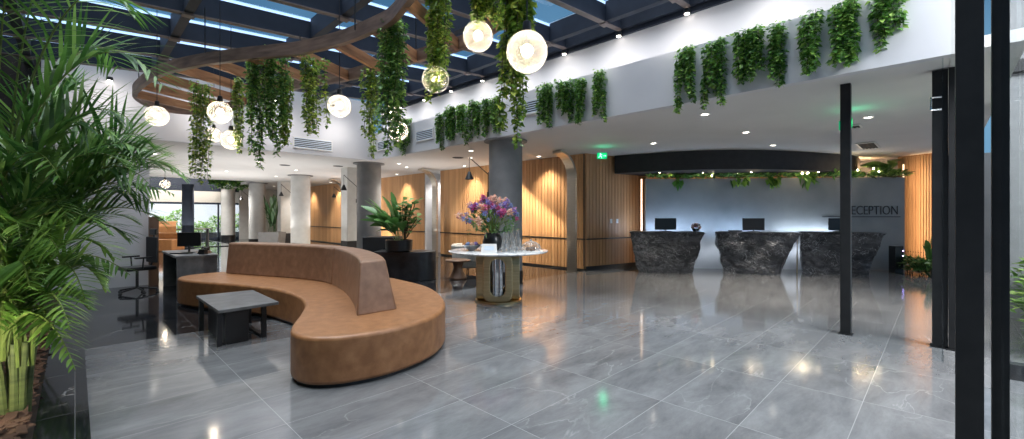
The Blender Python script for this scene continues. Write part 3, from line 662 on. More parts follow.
def frond(parent, base, tip, lift, ll, seed, mt='palm', start=.25, n=27, droop=.45, name='frond', twist=None):
    """arching rachis from base to tip with two rows of leaflets; coordinates local to parent"""
    r = random.Random(seed); base = Vector(base); tip = Vector(tip); tw = r.uniform(-.8, .8) if twist is None else twist; droop *= .38
    out = (tip-base); flat = Vector((out.x, out.y, 0))
    c1 = base+Vector((flat.x*.12, flat.y*.12, max(out.z, .2)*.55+lift*.5)); c2 = base+Vector((flat.x*.62, flat.y*.62, out.z+lift))
    def B(t): return base*(1-t)**3+c1*3*t*(1-t)**2+c2*3*t*t*(1-t)+tip*t**3
    K = 16; path = [B(i/K) for i in range(K+1)]; ob = MB(); ob.tube(path, [.012*(1-.85*i/K)+.0015 for i in range(K+1)], 5)
    stem = ob.build(name, M['stem'], parent, smooth=True)
    lf = MB()
    for i in range(n):
        t = start+(1-start)*(i+.3)/n; p = B(t); tg = (B(min(1, t+.01))-B(t-.01)).normalized()
        side = tg.cross(Vector((0, 0, 1)))
        if side.length < .1: side = RT.copy()
        side.normalize(); up = side.cross(tg); side = side*math.cos(tw)+up*math.sin(tw); up = side.cross(tg)
        prof = math.sin(PI*min(1, (t-start)/(1-start)*.82+.16))**.7
        for s_ in (-1, 1):
            Ls = ll*prof*r.uniform(.85, 1.1); d = (side*s_*r.uniform(.75, 1.0)+tg*r.uniform(.55, .85)+up*r.uniform(.05, .35)).normalized()
            wv = d.cross(Vector((0, 0, 1))); wv = wv.normalized() if wv.length > .05 else side.copy()
            w_ = .018+.014*prof; pts = []; q = p.copy(); dd = d.copy(); m_ = 5
            for j in range(m_+1):
                ww = w_*(.5, 1, 1, .8, .5, .04)[j]
                pts.append((q-wv*ww*.5+up*0, q+wv*ww*.5)); q = q+dd*(Ls/m_); dd = (dd+Vector((0, 0, -droop*r.uniform(.25, .5)))).normalized()
            nn = len(lf.v); lf.v += [tuple(x) for pr in pts for x in pr]
            lf.f += [(nn+2*j, nn+2*j+1, nn+2*j+3, nn+2*j+2) for j in range(m_)]
    lf.build('leaflets', M[mt], stem)
def palm(label, base, tips, seed, ll, mt, canes=5):
    t = thing('areca_palm', label, 'palm', base, 0, None); r = random.Random(seed)
    for k in range(canes):
        a = 2*PI*k/canes+r.random(); MB().tube([(.05*math.cos(a), .05*math.sin(a), 0), (.07*math.cos(a), .07*math.sin(a), .3), (.1*math.cos(a), .1*math.sin(a), .55)], [.03, .024, .018], 8).build('cane', M['trunk'], t, smooth=True)
    for k, (tip, lift, L_, dr) in enumerate(tips):
        a = 2*PI*k/len(tips)+r.random()*.5
        frond(t, (.09*math.cos(a), .09*math.sin(a), .35+.15*r.random()), Vector(tip)-Vector(base), lift, L_*(ll/.42 if ll > .45 else 1), seed*50+k, mt, droop=dr)
P1 = Vector((-.31, 4.85, .02)); P2 = Vector((-.58, 6.0, .02)); P3 = Vector((-.5, 7.2, .02)); P4 = Vector((-.5, 9.0, .02))
palm('tall dark green palm whose fronds reach the top left corner', P2, [
    (PD(52, -30, 3.9), .2, .55, .5), (PD(10, -10, 3.5), .3, .45, .4), (PD(135, 125, 4.3), .55, .5, .5), 
    (PD(130, 170, 4.5), .55, .48, .5), (PD(60, 180, 3.6), .7, .48, .5), (PD(165, 90, 4.2), 1.0, .55, .7), (PD(135, 20, 3.9), .9, .55, .9), (PD(110, 150, 4.0), .8, .5, .5), (PD(120, 70, 4.9), .7, .5, .6)], 11, .5, 'palm')
palm('mid-height palm with arching dark fronds in the middle of the bed', P3, [
    (PD(150, 140, 5.2), .35, .5, .55), (PD(150, 165, 5.2), .6, .5, .5), (PD(165, 155, 5.6), .35, .5, .6), (PD(120, 135, 5.0), .35, .5, .5), (PD(155, 205, 5.3), .6, .45, .5), (PD(90, 100, 5.0), .5, .5, .5), (PD(50, 130, 4.9), .5, .5, .5),
    (PD(172, 168, 5.4), .4, .5, .5), (PD(160, 192, 5.2), .4, .5, .5), (PD(165, 225, 5.4), .6, .45, .5), (PD(130, 240, 5.2), .55, .45, .5), (PD(60, 200, 4.8), .6, .45, .5), (PD(20, 160, 5.0), .5, .45, .5), (PD(100, 200, 5.4), .6, .45, .5), (PD(185, 178, 5.7), .45, .5, .5), (PD(140, 150, 4.9), .35, .5, .5), (PD(150, 185, 4.9), .65, .5, .5)], 12, .6, 'palm')
palm('farther palm near the white wall, leaning over the kerb', P4, [
    (PD(175, 195, 6.6), .45, .42, .5), (PD(150, 150, 6.8), .4, .42, .5), (PD(120, 180, 6.9), .5, .42, .5), (PD(140, 225, 6.5), .5, .4, .5), (PD(90, 165, 6.8), .45, .42, .5), (PD(70, 220, 6.6), .45, .4, .5), (PD(110, 235, 6.3), .5, .4, .5), (PD(165, 170, 6.4), .7, .5, .5), (PD(185, 175, 6.9), .7, .5, .5)], 13, .5, 'palm')
palm('low palm with uplit yellow-green leaf colour at the bottom left corner', P1, [
    (PD(85, 300, 3.1), .55, .34, .6), (PD(105, 290, 3.5), .5, .34, .6), (PD(70, 330, 2.9), .5, .32, .7), (PD(60, 255, 3.1), .4, .36, .5), (PD(20, 240, 3.0), .4, .36, .5), (PD(115, 260, 3.6), .5, .36, .5), (PD(75, 370, 2.9), .55, .26, .8), (PD(30, 290, 2.8), .45, .32, .5), (PD(0, 330, 2.8), .45, .3, .5), (PD(-15, 280, 3.0), .4, .3, .5), (PD(50, 345, 3.0), .5, .3, .6)], 14, .34, 'palm_lit')
palm('leafy palm behind the bright low one, filling the left edge', Vector((-.70, 5.5, .02)), [
    (PD(20, 190, 3.6), .5, .45, .5), (PD(70, 220, 3.8), .55, .45, .5), (PD(110, 235, 4.1), .6, .42, .5), (PD(0, 230, 3.4), .45, .42, .5), (PD(50, 270, 3.7), .5, .4, .5), (PD(130, 275, 4.4), .55, .4, .55), (PD(90, 310, 4.1), .55, .36, .6)], 15, .42, 'palm')
light('SPOT', (-.66, 4.0, .5), 22, (1, .95, .75), .06, aim=(-.35, 4.9, .7), spot=130, blend=.8, name='bed_spotlight')
bs = thing('bed_spotlight', 'small dark garden spotlight among the palms', 'spotlight', (-.66, 3.95, .02))
MB().tube([(0, 0, 0), (0, 0, .45)], .012).build('stake', M['blackmetal'], bs); MB().tube([(0, -.08, .44), (0, .02, .47)], .03, 10).build('head', M['blackmetal'], bs)
# ---------------------------------------------------------------- sofa
def smooth_closed(P, k=6): return [(q.x, q.y) for q in catmull(P, k)]
seatc = [(1.20, 8.9), (1.37, 8.32), (1.73, 7.58), (1.99, 6.75), (2.04, 5.98), (1.92, 5.37), (1.70, 4.87), (1.49, 4.47), (1.38, 4.2), (1.37, 3.98), (1.46, 3.80), (1.70, 3.65), (2.12, 3.60), (2.65, 3.76), (3.09, 4.17), (3.44, 4.78), (3.66, 5.4), (3.73, 6.1), (3.72, 6.9), (3.48, 7.7), (3.05, 8.5), (2.5, 9.1), (2.0, 9.42), (1.55, 9.42), (1.28, 9.25)]
so = thing('curved_sofa', 'long S-shaped caramel leather sofa with raised curved backrest', 'sofa')
sp_ = smooth_closed(seatc, 5)
MB().prism(sp_, .03, .45).build('seat', M['leather'], so, smooth=True, bevel=.035, seg=4, shade_angle=50)
cx_ = sum(p[0] for p in sp_)/len(sp_); cy_ = sum(p[1] for p in sp_)/len(sp_)
def inset(P, d):
    out = []; n = len(P)
    for i in range(n):
        a = Vector(P[(i+1) % n])-Vector(P[i-1]); a.normalize(); nn = Vector((-a.y, a.x)); out.append((P[i][0]+nn.x*d, P[i][1]+nn.y*d))
    return out
A_ = sum(sp_[i][0]*sp_[(i+1) % len(sp_)][1]-sp_[(i+1) % len(sp_)][0]*sp_[i][1] for i in range(len(sp_)))
MB().prism(inset(sp_, .04 if A_ > 0 else -.04), 0, .03).build('base', M['blackmetal'], so)
fr_ = [(1.90, 9.14), (2.21, 8.4), (2.55, 7.59), (2.73, 6.81), (2.63, 5.95), (2.34, 5.0), (2.06, 4.31)]
bk_ = [(2.40, 9.28), (2.75, 8.55), (3.05, 7.7), (3.18, 6.8), (3.09, 5.9), (2.84, 5.0), (2.53, 4.31)]
def openspline(P, k=6):
    Q = [Vector(P[0])*2-Vector(P[1])]+[Vector(p) for p in P]+[Vector(P[-1])*2-Vector(P[-2])]; out = []
    for i in range(len(P)-1):
        a, b, c, d = Q[i:i+4]
        for s in range(k):
            t = s/k; out.append(.5*((2*b)+(c-a)*t+(2*a-5*b+4*c-d)*t*t+(3*b-a-3*c+d)*t**3))
    out.append(Vector(P[-1])); return out
F_ = openspline(fr_); B_ = openspline(bk_)
def backseg(i0, i1, e0, e1):
    f = F_[i0:i1+1]; b = B_[i0:i1+1]
    f[0] = f[0].lerp(f[1], e0); b[0] = b[0].lerp(b[1], e0); f[-1] = f[-1].lerp(f[-2], e1); b[-1] = b[-1].lerp(b[-2], e1)
    vs = []; fs = []; m = len(f)
    for i, (p, q) in enumerate(zip(f, b)):
        end = 1.0
        tx = p.lerp(q, .10); ty = p.lerp(q, .72)
        sh = Vector((0, 0))
        if i1 == len(F_)-1 and i == m-1: sh = (f[-2]-f[-1]).normalized()*.10
        vs += [(p.x, p.y, .44), (q.x, q.y, .44), (ty.x+sh.x, ty.y+sh.y, 1.0), (tx.x+sh.x, tx.y+sh.y, 1.0)]
    for i in range(m-1):
        for k in range(4): fs.append((i*4+k, (i+1)*4+k, (i+1)*4+(k+1) % 4, i*4+(k+1) % 4))
    fs += [(0, 1, 2, 3), tuple((m-1)*4+k for k in (3, 2, 1, 0))]
    o = MB(); o.add(vs, fs); return o
backseg(0, 20, 0, .06).build('backrest', M['leather_back'], so, smooth=True, bevel=.03, seg=3, shade_angle=50)
backseg(20, len(F_)-1, .06, 0).build('backrest', M['leather_back'], so, smooth=True, bevel=.03, seg=3, shade_angle=50)

# coffee table
ct = thing('coffee_table', 'low square dark coffee table with stone top before the sofa', 'coffee table', (1.46, 6.36, 0))
MB().prism([(-.33, .66), (-.33, -.62), (.31, -.56), (.33, .62)][::-1], .395, .43).build('tabletop', M['slate'], ct, bevel=.004)
MB().bb(-.24, .0, -.5, .42, .0, .395).build('centre_panel', M['blackmetal'], ct, bevel=.004)
for x, y in ((-.30, -.50), (.17, -.46), (-.30, .5), (.24, .46)):
    MB().bb(x-.025, x+.025, y-.03, y+.03, 0, .395).build('leg', M['blackmetal'], ct, bevel=.003)
MB().bb(.15, .19, -.43, .44, 0, .03).build('foot_rail', M['blackmetal'], ct)

# ---------------------------------------------------------------- flower table
TC = D(7.6, -.24); 
ft = thing('round_table', 'round white marble table with brass oval pedestal holding flowers', 'table', TC, VIEW)
MB().lathe([(.80, .845), (.86, .855), (.87, .865), (.87, .878), (.86, .882)], n=64).build('tabletop', M['wmarble'], ft, smooth=True)
MB().lathe([(.41, 0), (.41, .035), (.40, .04)], n=48).build('base_disc', M['brass'], ft, smooth=True)
def slot_plate(hw, z0, z1, ohw, oz0, oz1, th):
    """plate with a stadium opening, local x wide, y thick"""
    n = 40; inn = []; out = []
    for k in range(n):
        a = 2*PI*k/n; c, s = math.cos(a), math.sin(a); r_ = ohw; zc = (oz1-r_ if s > 0 else oz0+r_); inn.append((r_*c, zc+r_*s))
        zm = (z0+z1)/2; hh = (z1-z0)/2; kx = abs(c)**.35*(1 if c > 0 else -1); kz = abs(s)**.35*(1 if s > 0 else -1); out.append((hw*kx, zm+hh*kz))
    m = MB(); vs = [(x, -th/2, z) for x, z in inn]+[(x, -th/2, z) for x, z in out]+[(x, th/2, z) for x, z in inn]+[(x, th/2, z) for x, z in out]; fs = []
    for k in range(n):
        j = (k+1) % n; fs += [(k, j, n+j, n+k), (2*n+j, 2*n+k, 3*n+k, 3*n+j), (k, 2*n+k, 2*n+j, j), (n+j, 3*n+j, 3*n+k, n+k)]
    return m.add(vs, fs)
def rot(o, a): o.rotation_euler = (0, 0, a); return o
for a in (0, PI/2):
    rot(slot_plate(.33, .04, .85, .15, .10, .79, .16).build('pedestal_plate', M['wmarble'], ft, bevel=.01), a)
for sy in (-1, 1):
    slot_plate(.25, .045, .845, .125, .13, .76, .14).build('oval_ring', M['brass'], ft, bevel=.012).location = (0, sy*.30, 0)
    rot(slot_plate(.25, .045, .845, .125, .13, .76, .14).build('oval_ring', M['brass'], ft, bevel=.012), PI/2).location = (sy*.30, 0, 0)
for x in (-.04, .04): MB().tube([(x, -.34, .1), (x, -.34, .80)], .010, 8).build('rod', M['chrome'], ft)
TZ = .883
# vase + bouquet
vz = D(7.55, -.34, TZ)
v = thing('black_vase', 'glossy black round vase holding the mixed bouquet', 'vase', vz)
MB().lathe([(.09, 0), (.16, .06), (.175, .15), (.15, .25), (.12, .29), (.13, .31), (.12, .31), (.10, .28)], cap=False).build('body', M['monitor'], v, smooth=True)
bq = thing('flower_bouquet', 'large mixed bouquet of pink, lilac and blue flowers in the black vase', 'bouquet', vz+Vector((0, 0, .27)))
fl_m = {c: leafmat('petal_'+c, *cc, .3, .6) for c, cc in {'pink': ((.45, .03, .16), (.62, .10, .30), (.8, .3, .48)), 'lilac': ((.16, .10, .35), (.30, .22, .55), (.45, .38, .7)), 'blue': ((.10, .16, .45), (.2, .3, .6), (.4, .5, .75)), 'peach': ((.7, .35, .25), (.8, .52, .4), (.85, .7, .6))}.items()}
r = random.Random(21)
heads = []
st = MB()
for k in range(78):
    a = r.uniform(0, 2*PI); q = r.random()**.6; x = .56*q*math.cos(a)*(1 if math.cos(a) < 0 else .82); y = .36*q*math.sin(a); z = .12+.56*math.sqrt(max(0, 1-q*q*.9))*r.uniform(.6, 1)
    if k < 5: x = -.38-.05*k; z = .22+.03*k
    p = RT*x+FW*y; heads.append(Vector((p.x, p.y, z)))
    st.tube([(0, 0, -.1), (p.x*.35, p.y*.35, z*.5), (p.x, p.y, z)], .004, 4)
st.build('stem', M['stem'], bq)
kinds = ['pink', 'lilac', 'blue', 'pink', 'peach', 'lilac', 'blue', 'pink']
for k, h_ in enumerate(heads):
    vs = []; fs = []; c = kinds[k % 8]; R_ = r.uniform(.035, .06) if c != 'peach' else .065
    for j in range(46 if c != 'blue' else 60):
        d = Vector((r.gauss(0, 1), r.gauss(0, 1), r.gauss(0, 1))).normalized(); leaf(vs, fs, h_+d*R_*r.uniform(.1, .8), d, R_*(.75 if c != 'blue' else .45), r, .9)
    MB().add(vs, fs).build('flower', fl_m[c], bq)
vs = []; fs = []
for _ in range(260):
    a = r.uniform(0, 2*PI); q = r.random()**.5; p = RT*(.42*q*math.cos(a))+FW*(.28*q*math.sin(a)); leaf(vs, fs, Vector((p.x, p.y, .02+r.random()*.35)), Vector((p.x, p.y, .2)), r.uniform(.08, .15), r, .35)
MB().add(vs, fs).build('foliage', M['leaf'], bq)
# table-top things
def ttop(l, d, name, label, cat): return thing(name, label, cat, D(d, l, TZ), VIEW)
t = ttop(-.70, 7.55, 'metal_bowl', 'shallow chrome bowl at the left of the flower table', 'bowl')
MB().lathe([(.05, 0), (.06, .01), (.17, .09), (.18, .10), (.165, .095), (.05, .02)], cap=False).build('bowl', M['chrome'], t, smooth=True)
for k, (l, d, c) in enumerate(((-.76, 7.5, 'blue'), (-.64, 7.6, 'lilac'), (-.69, 7.47, 'peach'))):
    tag(MB().ball((0, 0, 0), .05, 7).build('wrapped_sweet', fl_m[c], loc=D(d, l, TZ+.10), smooth=True), ('pale blue', 'lilac', 'peach')[k] + ' round sweet lying in the chrome bowl', 'sweet')
t = ttop(-.37, 6.95, 'display_card', 'small white tent card in front of the vase', 'card'); MB().add([(-.13, 0, 0), (.13, 0, 0), (.12, .05, .15), (-.12, .05, .15), (-.13, .1, 0), (.13, .1, 0)], [(0, 1, 2, 3), (5, 4, 3, 2)]).build('card', M['whitep'], t); MB().add([(-.08, .012, .05), (.08, .012, .05), (.075, .034, .115), (-.075, .034, .115)], [(0, 1, 2, 3)]).build('grey_panel', M['alu'], t)
for k, (l, d, h_, rr_) in enumerate(((-.12, 7.2, .34, .055), (-.0, 7.35, .42, .05), (.1, 7.6, .36, .06), (-.1, 7.75, .44, .05), (.02, 7.05, .2, .045), (.14, 7.2, .16, .04))):
    t = ttop(l, d, 'glass_carafe', ('tall clear carafe close to the vase', 'tallest clear carafe in the glass cluster', 'clear carafe beside the glass cloche', 'rear slender clear carafe', 'short clear tumbler in front', 'smallest clear tumbler on the right of the cluster')[k], 'glassware')
    MB().lathe([(rr_*.8, 0), (rr_, .02), (rr_, h_*.45), (rr_*.4, h_*.75), (rr_*.45, h_), (rr_*.4, h_), (rr_*.35, h_*.75), (rr_*.9, h_*.44), (rr_*.9, .02)], cap=False).build('glass', M['crystal'], t, smooth=True)
t = ttop(.32, 7.3, 'glass_cloche', 'clear glass dome over a plate at the right of the table', 'cloche')
MB().lathe([(.2, 0), (.2, .012)]).build('plate', M['whitep'], t); MB().lathe([(.17, .012), (.17, .05), (.145, .12), (.08, .165), (.012, .18)], cap=False).build('dome', M['crystal'], t, smooth=True); MB().ball((0, 0, .19), .018, 6).build('knob', M['chrome'], t)
for k, (x, y) in enumerate(((-.06, 0), (.05, .03), (0, -.07), (.03, .09))):
    q = D(7.3+y, .32+x, TZ+.045); tag(MB().ball((0, 0, 0), .035, 6).build('pastry', M['walnut'], loc=q, smooth=True), 'small brown pastry under the glass dome', 'pastry', 'pastries under the dome')

# stool and tub chairs
t = thing('side_table', 'small walnut hourglass side table left of the flower table', 'side table', DP(458, 10.2))
MB().lathe([(.20, 0), (.21, .03), (.12, .2), (.10, .28), (.13, .36), (.14, .40)]).build('pedestal', M['walnut'], t, smooth=True); MB().lathe([(.29, .41), (.30, .42), (.30, .44), (.29, .45)]).build('tabletop', M['walnut'], t, smooth=True)
def tub(p, rz, label):
    t = thing('tub_chair', label, 'armchair', p, rz)
    MB().lathe([(.22, .12), (.33, .16), (.35, .3), (.33, .42), (.25, .44)], n=28).build('seat', M['cream'], t, smooth=True)
    mb = MB(); vs = []; fs = []; n = 18
    for k in range(n+1):
        a = PI*1.2*k/n-.1*PI
        for rr_, z in ((.33, .3), (.41, .32), (.44, .70), (.40, .74), (.36, .70)): vs.append((rr_*math.cos(a), rr_*math.sin(a), z))
    for k in range(n):
        for j in range(5): fs.append((k*5+j, (k+1)*5+j, (k+1)*5+(j+1) % 5, k*5+(j+1) % 5))
    fs += [tuple(range(5)), tuple(reversed(range(n*5, n*5+5)))]
    mb.add(vs, fs).build('backrest', M['cream'], t, smooth=True)
    for a in (.8, 2.3, 3.9, 5.5): MB().tube([(.2*math.cos(a), .2*math.sin(a), .14), (.26*math.cos(a), .26*math.sin(a), 0)], [.018, .01]).build('leg', M['walnut'], t)
tub(DP(468, 11.4), VIEW+2.4, 'cream tub armchair directly left behind the flower table')
tub(DP(500, 11.6), VIEW+.3, 'cream tub armchair seen through the pedestal of the flower table')

# ---------------------------------------------------------------- planters by the column
t = thing('stone_planter', 'tall dark stone planter block left of the black pot', 'planter', DP(385, 10.9), VIEW)
MB().bb(-.5, .35, -.2, .4, 0, .95).build('body', M['canopy'], t, bevel=.01); MB().bb(-.45, .3, -.15, .35, .95, .955).build('soil', M['soil'], t)
t = thing('stone_bench', 'curved low dark stone plinth carrying the black pot', 'plinth', DP(408, 10.1), VIEW)
mb = MB(); pl = [(-.75, -.2), (.2, -.3)]+[(.28+.36*math.sin(a), .05-.36*math.cos(a)) for a in [PI*k/12 for k in range(13)]]+[(-.75, .4)]
mb.prism(pl, 0, .66).build('body', M['darkstone'], t, smooth=True, bevel=.01)
pt = thing('black_pot', 'low round black pot on the dark stone plinth', 'pot', DP(399, 9.95, .66))
MB().lathe([(.24, 0), (.30, .03), (.31, .27), (.28, .27), (.27, .22)], n=32).build('body', M['monitor'], pt, smooth=True)
def bigleaf(mb, base, tip, wid, seed, sag=.15):
    r = random.Random(seed); base = Vector(base); tip = Vector(tip); K = 8; out = tip-base; pts = []
    for i in range(K+1):
        t_ = i/K; pts.append(base.lerp(tip, t_)+Vector((0, 0, math.sin(PI*t_)*sag)))
    s = out.cross(Vector((0, 0, 1)))
    s = s.normalized() if s.length > .03 else RT.copy()
    s = (s+Vector((0, 0, r.uniform(-.5, .5)))).normalized(); n0 = len(mb.v); 
    for i, p in enumerate(pts):
        ww = wid*math.sin(PI*min(1, max(0, (i/K-.3)/.7)*.93+.04))**.8*.5 if i/K > .3 else .006
        up = out.normalized().cross(s)*-ww*.25
        mb.v += [tuple(p-s*ww+up), tuple(p), tuple(p+s*ww+up)]
    for i in range(K):
        a = n0+i*3; mb.f += [(a, a+1, a+4, a+3), (a+1, a+2, a+5, a+4)]
def leafy(name, label, cat, p, targets, wid, mt='leaf', seed=0, spread=.08, each='leaf'):
    t = thing(name, label, cat, p); r = random.Random(seed)
    for k, tip in enumerate(targets):
        a = r.uniform(0, 2*PI); mb = MB(); bigleaf(mb, (spread*math.cos(a), spread*math.sin(a), 0), Vector(tip)-Vector(p), wid*r.uniform(.8, 1.2), seed+k); mb.build(each, M[mt], t, smooth=True, shade_angle=0)
    return t
r = random.Random(31)
bp = DP(399, 9.95, .88)
leafy('bird_of_paradise', 'broad-leaved green plant growing from the black pot', 'potted plant', bp,
      [PD(364, 192+8, 9.8), PD(372, 205, 9.7), PD(366, 216, 10), PD(382, 196, 10.1), PD(391, 192, 10), PD(378, 214, 9.6), PD(385, 222, 9.5), PD(370, 226, 10), PD(395, 210, 10.2), PD(388, 230, 9.6), PD(402, 222, 9.6), PD(376, 232, 9.8), PD(361, 206, 10.1), PD(368, 198, 9.9), PD(376, 208, 10.2), PD(386, 205, 9.9), PD(360, 220, 9.7), PD(392, 218, 9.7), PD(380, 226, 10.1), PD(398, 214, 10), PD(374, 220, 9.5), PD(390, 200, 9.8)], .22, 'leaf', 50)
t2 = thing('rubber_plant', 'bushy round-leaved plant at the right side of the black pot', 'potted plant', bp+RT*.12)
mb = MB()
for k in range(11):
    a = r.uniform(0, 2*PI); top = RT*(-.02+.42*r.random())+FW*r.uniform(-.2, .2)+Vector((0, 0, r.uniform(.45, .98))); mb.tube([(0, 0, 0), top*.5+Vector((0, 0, .05)), top], .01, 5)
    lf = MB(); 
    for j in range(11): 
        c = top*(.35+.65*j/10); b_ = r.uniform(0, 2*PI); bigleaf(lf, c, c+Vector((.2*math.cos(b_), .2*math.sin(b_), r.uniform(-.02, .12))), .12, 900+k*20+j, .02)
    lf.build('foliage', M['leaf'], t2, smooth=True, shade_angle=0)
mb.build('stem', M['vinestem'], t2)
# tall plant in pot by the distant pier
pp = DP(272, 20.5)
t = thing('tall_planter', 'square grey planter box between the far columns', 'planter', pp, VIEW); MB().box((0, 0, .35), (.9, .6, .7), 0, 1.1).build('body', M['concrete'], t); MB().box((0, 0, .69), (.8, .5, .03)).build('soil', M['soil'], t)
r = random.Random(44)
leafy('snake_plant', 'tall upright dark green plant in the square grey planter', 'potted plant', pp+Vector((0, 0, .7)),
      [PD(272+r.gauss(0, 4.5), r.uniform(194, 222), 20.5+r.uniform(-.3, .3)) for _ in range(34)], .2, 'dark_leaf', 70, .15)

# ---------------------------------------------------------------- reception desks
def rockdesk(px0, px1, bx0, bx1, d, dep, seed, label, H=1.06):
    l0, l1 = ((x-512)/FPX*d for x in (px0, px1)); m0, m1 = ((x-512)/FPX*d for x in (bx0, bx1)); lc = (l0+l1)/2
    th = math.atan2(lc, d)*.85; t = thing('stone_desk', label, 'reception desk', D(d, lc), VIEW-th, None)
    q_ = math.cos(th); l0, l1, m0, m1 = (lc+(x-lc)*q_ for x in (l0, l1, m0, m1))
    NX, NZ, NY = 30, 18, 12; vs = []; fs = []; idx = {}
    def pt(u, v_, w_):                    # u 0..1 across, v depth, w height
        k = w_**.8; k = w_; xl = (m0-lc)+(l0-m0)*k; xr = (m1-lc)+(l1-m1)*k; x = xl+(xr-xl)*u; y = v_*dep+.12*(1-w_)*(1-2*v_); z = w_*H
        q = Vector((x, y, z)); s = q*3+Vector((seed*9, seed*3, 0))
        if w_ < .985:
            n1 = noise.fractal(s*.55, 1, 2, 4); cc = noise.voronoi(s*.8)[0]; off = (n1*.06+(cc[1]-cc[0])*.08-.055)
            cx, cy = (u-.5), (v_-.5); e = .0
            if v_ <= 0: q.y -= off
            if v_ >= 1: q.y += off
            if u <= 0: q.x -= off
            if u >= 1: q.x += off
        return q
    def grid(f, A, B):
        n0 = len(vs)
        for i in range(A+1):
            for j in range(B+1): vs.append(f(i/A, j/B))
        for i in range(A):
            for j in range(B):
                a = n0+i*(B+1)+j; fs.append((a, a+B+1, a+B+2, a+1))
    grid(lambda a, b: pt(a, 0, b), NX, NZ); grid(lambda a, b: pt(1-a, 1, b), NX, NZ); grid(lambda a, b: pt(1, a, b), NY, NZ); grid(lambda a, b: pt(0, 1-a, b), NY, NZ); grid(lambda a, b: pt(a, b, 1), NX, NY)
    mb = MB(); mb.add(vs, fs); mb.build('stone_body', M['rock'], t, smooth=True, shade_angle=28)
    MB().bb(l0-lc+.07, l1-lc-.07, .08, dep-.05, H-.01, H+.012).build('worktop', M['darkstone'], t, bevel=.004)
    return t, lc
dk = [(629, 704, 637, 694, 11.0, 'rough dark stone reception desk, leftmost beside the wood wall'), (715, 799, 723, 781, 10.75, 'rough dark stone reception desk with pale veins, in the middle'), (799, 882, 802, 868, 10.65, 'rough dark stone reception desk, rightmost behind the slim black post')]
for i, (a, b, c, d_, dd, l) in enumerate(dk): rockdesk(a, b, c, d_, dd, .75, i+1, l)
def monitor(p, rz, label, wd=.54, hh=.32, group=None, zc=.32):
    t = thing('computer_monitor', label, 'monitor', p, rz, group)
    MB().box((0, 0, zc), (wd, .03, hh)).build('casing', M['monitor'], t, bevel=.006); MB().box((0, .017, zc), (wd-.03, .004, hh-.03)).build('screen', M['screen'], t)
    MB().tube([(0, .0, .012), (0, -.0, zc-.1)], .02, 8).build('stand', M['monitor'], t); MB().box((0, 0, .006), (.24, .18, .012)).build('foot', M['monitor'], t, bevel=.004)
for (px, d, l) in ((665.5, 11.35, 'black monitor on the leftmost stone desk'), (753.5, 11.1, 'black monitor on the middle stone desk'), (839.5, 11.0, 'black monitor on the right stone desk behind the post')):
    monitor(DP(px, d, 1.079), VIEW, l, .56, .31, zc=.185)
t = thing('flower_bowl', 'small bowl of pale pink flowers on the leftmost stone desk', 'flowers', DP(696, 11.3, 1.078))
MB().lathe([(.07, 0), (.1, .06), (.09, .07)]).build('bowl', M['darkstone'], t, smooth=True)
for k in range(12):
    vs = []; fs = []; a = 2*PI*k/12; c = Vector((.09*math.cos(a)*(k % 3)/2*1.3, .09*math.sin(a)*(k % 3)/2*1.3, .11+.03*((k+1) % 3)))
    for j in range(30): d = Vector((r.gauss(0, 1), r.gauss(0, 1), r.gauss(0, 1))).normalized(); leaf(vs, fs, c+d*.015, d, .045, r, .9)
    MB().add(vs, fs).build('flower', fl_m['peach' if k % 3 else 'pink'], t)
t = thing('desk_pen_tray', 'low dark pen tray on the middle stone desk', 'tray', DP(735, 11.1, 1.078), VIEW); MB().box((0, 0, .015), (.3, .12, .03)).build('tray', M['blackmetal'], t); MB().tube([(-.1, 0, .03), (.1, .02, .034)], .006).build('pen', M['chrome'], t)
tag(MB().tube([(0, 0, 0), (.02, 0, .5), (.05, 0, 1.0)], .015).build('brass_rail', M['brass'], loc=DP(797, 11.2)), 'thin brass upright between the middle and right stone desks', 'rail')
t = thing('desk_speaker', 'dark electrical box at the foot of the reception wall right end', 'speaker', DP(896, 11.2), VIEW); MB().box((0, 0, .35), (.22, .2, .7)).build('cabinet', M['monitor'], t, bevel=.01)
for z in (.45, .58): MB().box((.09, -.102, z), (.03, .006, .02)).build('indicator_light', mat('lit_violet_led', (.3, .2, .8), .4, emit=(.45, .35, 1), es=5), t)
# sign
sg = thing('reception_sign', 'black RECEPTION lettering with a thin line on the grey wall', 'sign', (0, 0, 0))
tN = Vector((math.cos(ra), math.sin(ra), 0)); fN = Vector((tN.y, -tN.x, 0))
if fN.dot(FW) > 0: fN = -fN
def onwall(px, py):                       # point on the face of the reception wall
    dirv = FW+RT*((px-512)/FPX); c0 = rm+fN*.09; s = c0.dot(fN)/dirv.dot(fN); q = dirv*s; return Vector((q.x, q.y, EYE-(py-HOR)/FPX*s)), s
a1, s1_ = onwall(844.5, 214.5); a2, _ = onwall(896.5, 214.5); top, _ = onwall(870, 205.8)
cu = bpy.data.curves.new('lettering', 'FONT'); cu.body = 'RECEPTION'; cu.size = 1; cu.extrude = .006; cu.offset = -.008
tf = bpy.data.objects.new('lettering', cu); COL.objects.link(tf); bpy.context.view_layer.update(); lme = bpy.data.meshes.new_from_object(tf.evaluated_get(bpy.context.evaluated_depsgraph_get())); bpy.data.objects.remove(tf)
lme.materials.clear(); to = bpy.data.objects.new('lettering', lme); COL.objects.link(to); to.parent = sg; bpy.context.view_layer.update()
wd = to.dimensions.x; ht = to.dimensions.y; sx = (a2-a1).length/wd; sy = (top.z-a1.z)/ht
to.scale = (sx, sy, 1); to.data.materials.append(M['letter']); to.location = a1+fN*.012; to.rotation_euler = (PI/2, 0, math.atan2((a2-a1).y, (a2-a1).x))
u1, _ = onwall(822, 216.8); u2, _ = onwall(900, 216.8); um = (u1+u2)/2+fN*.01
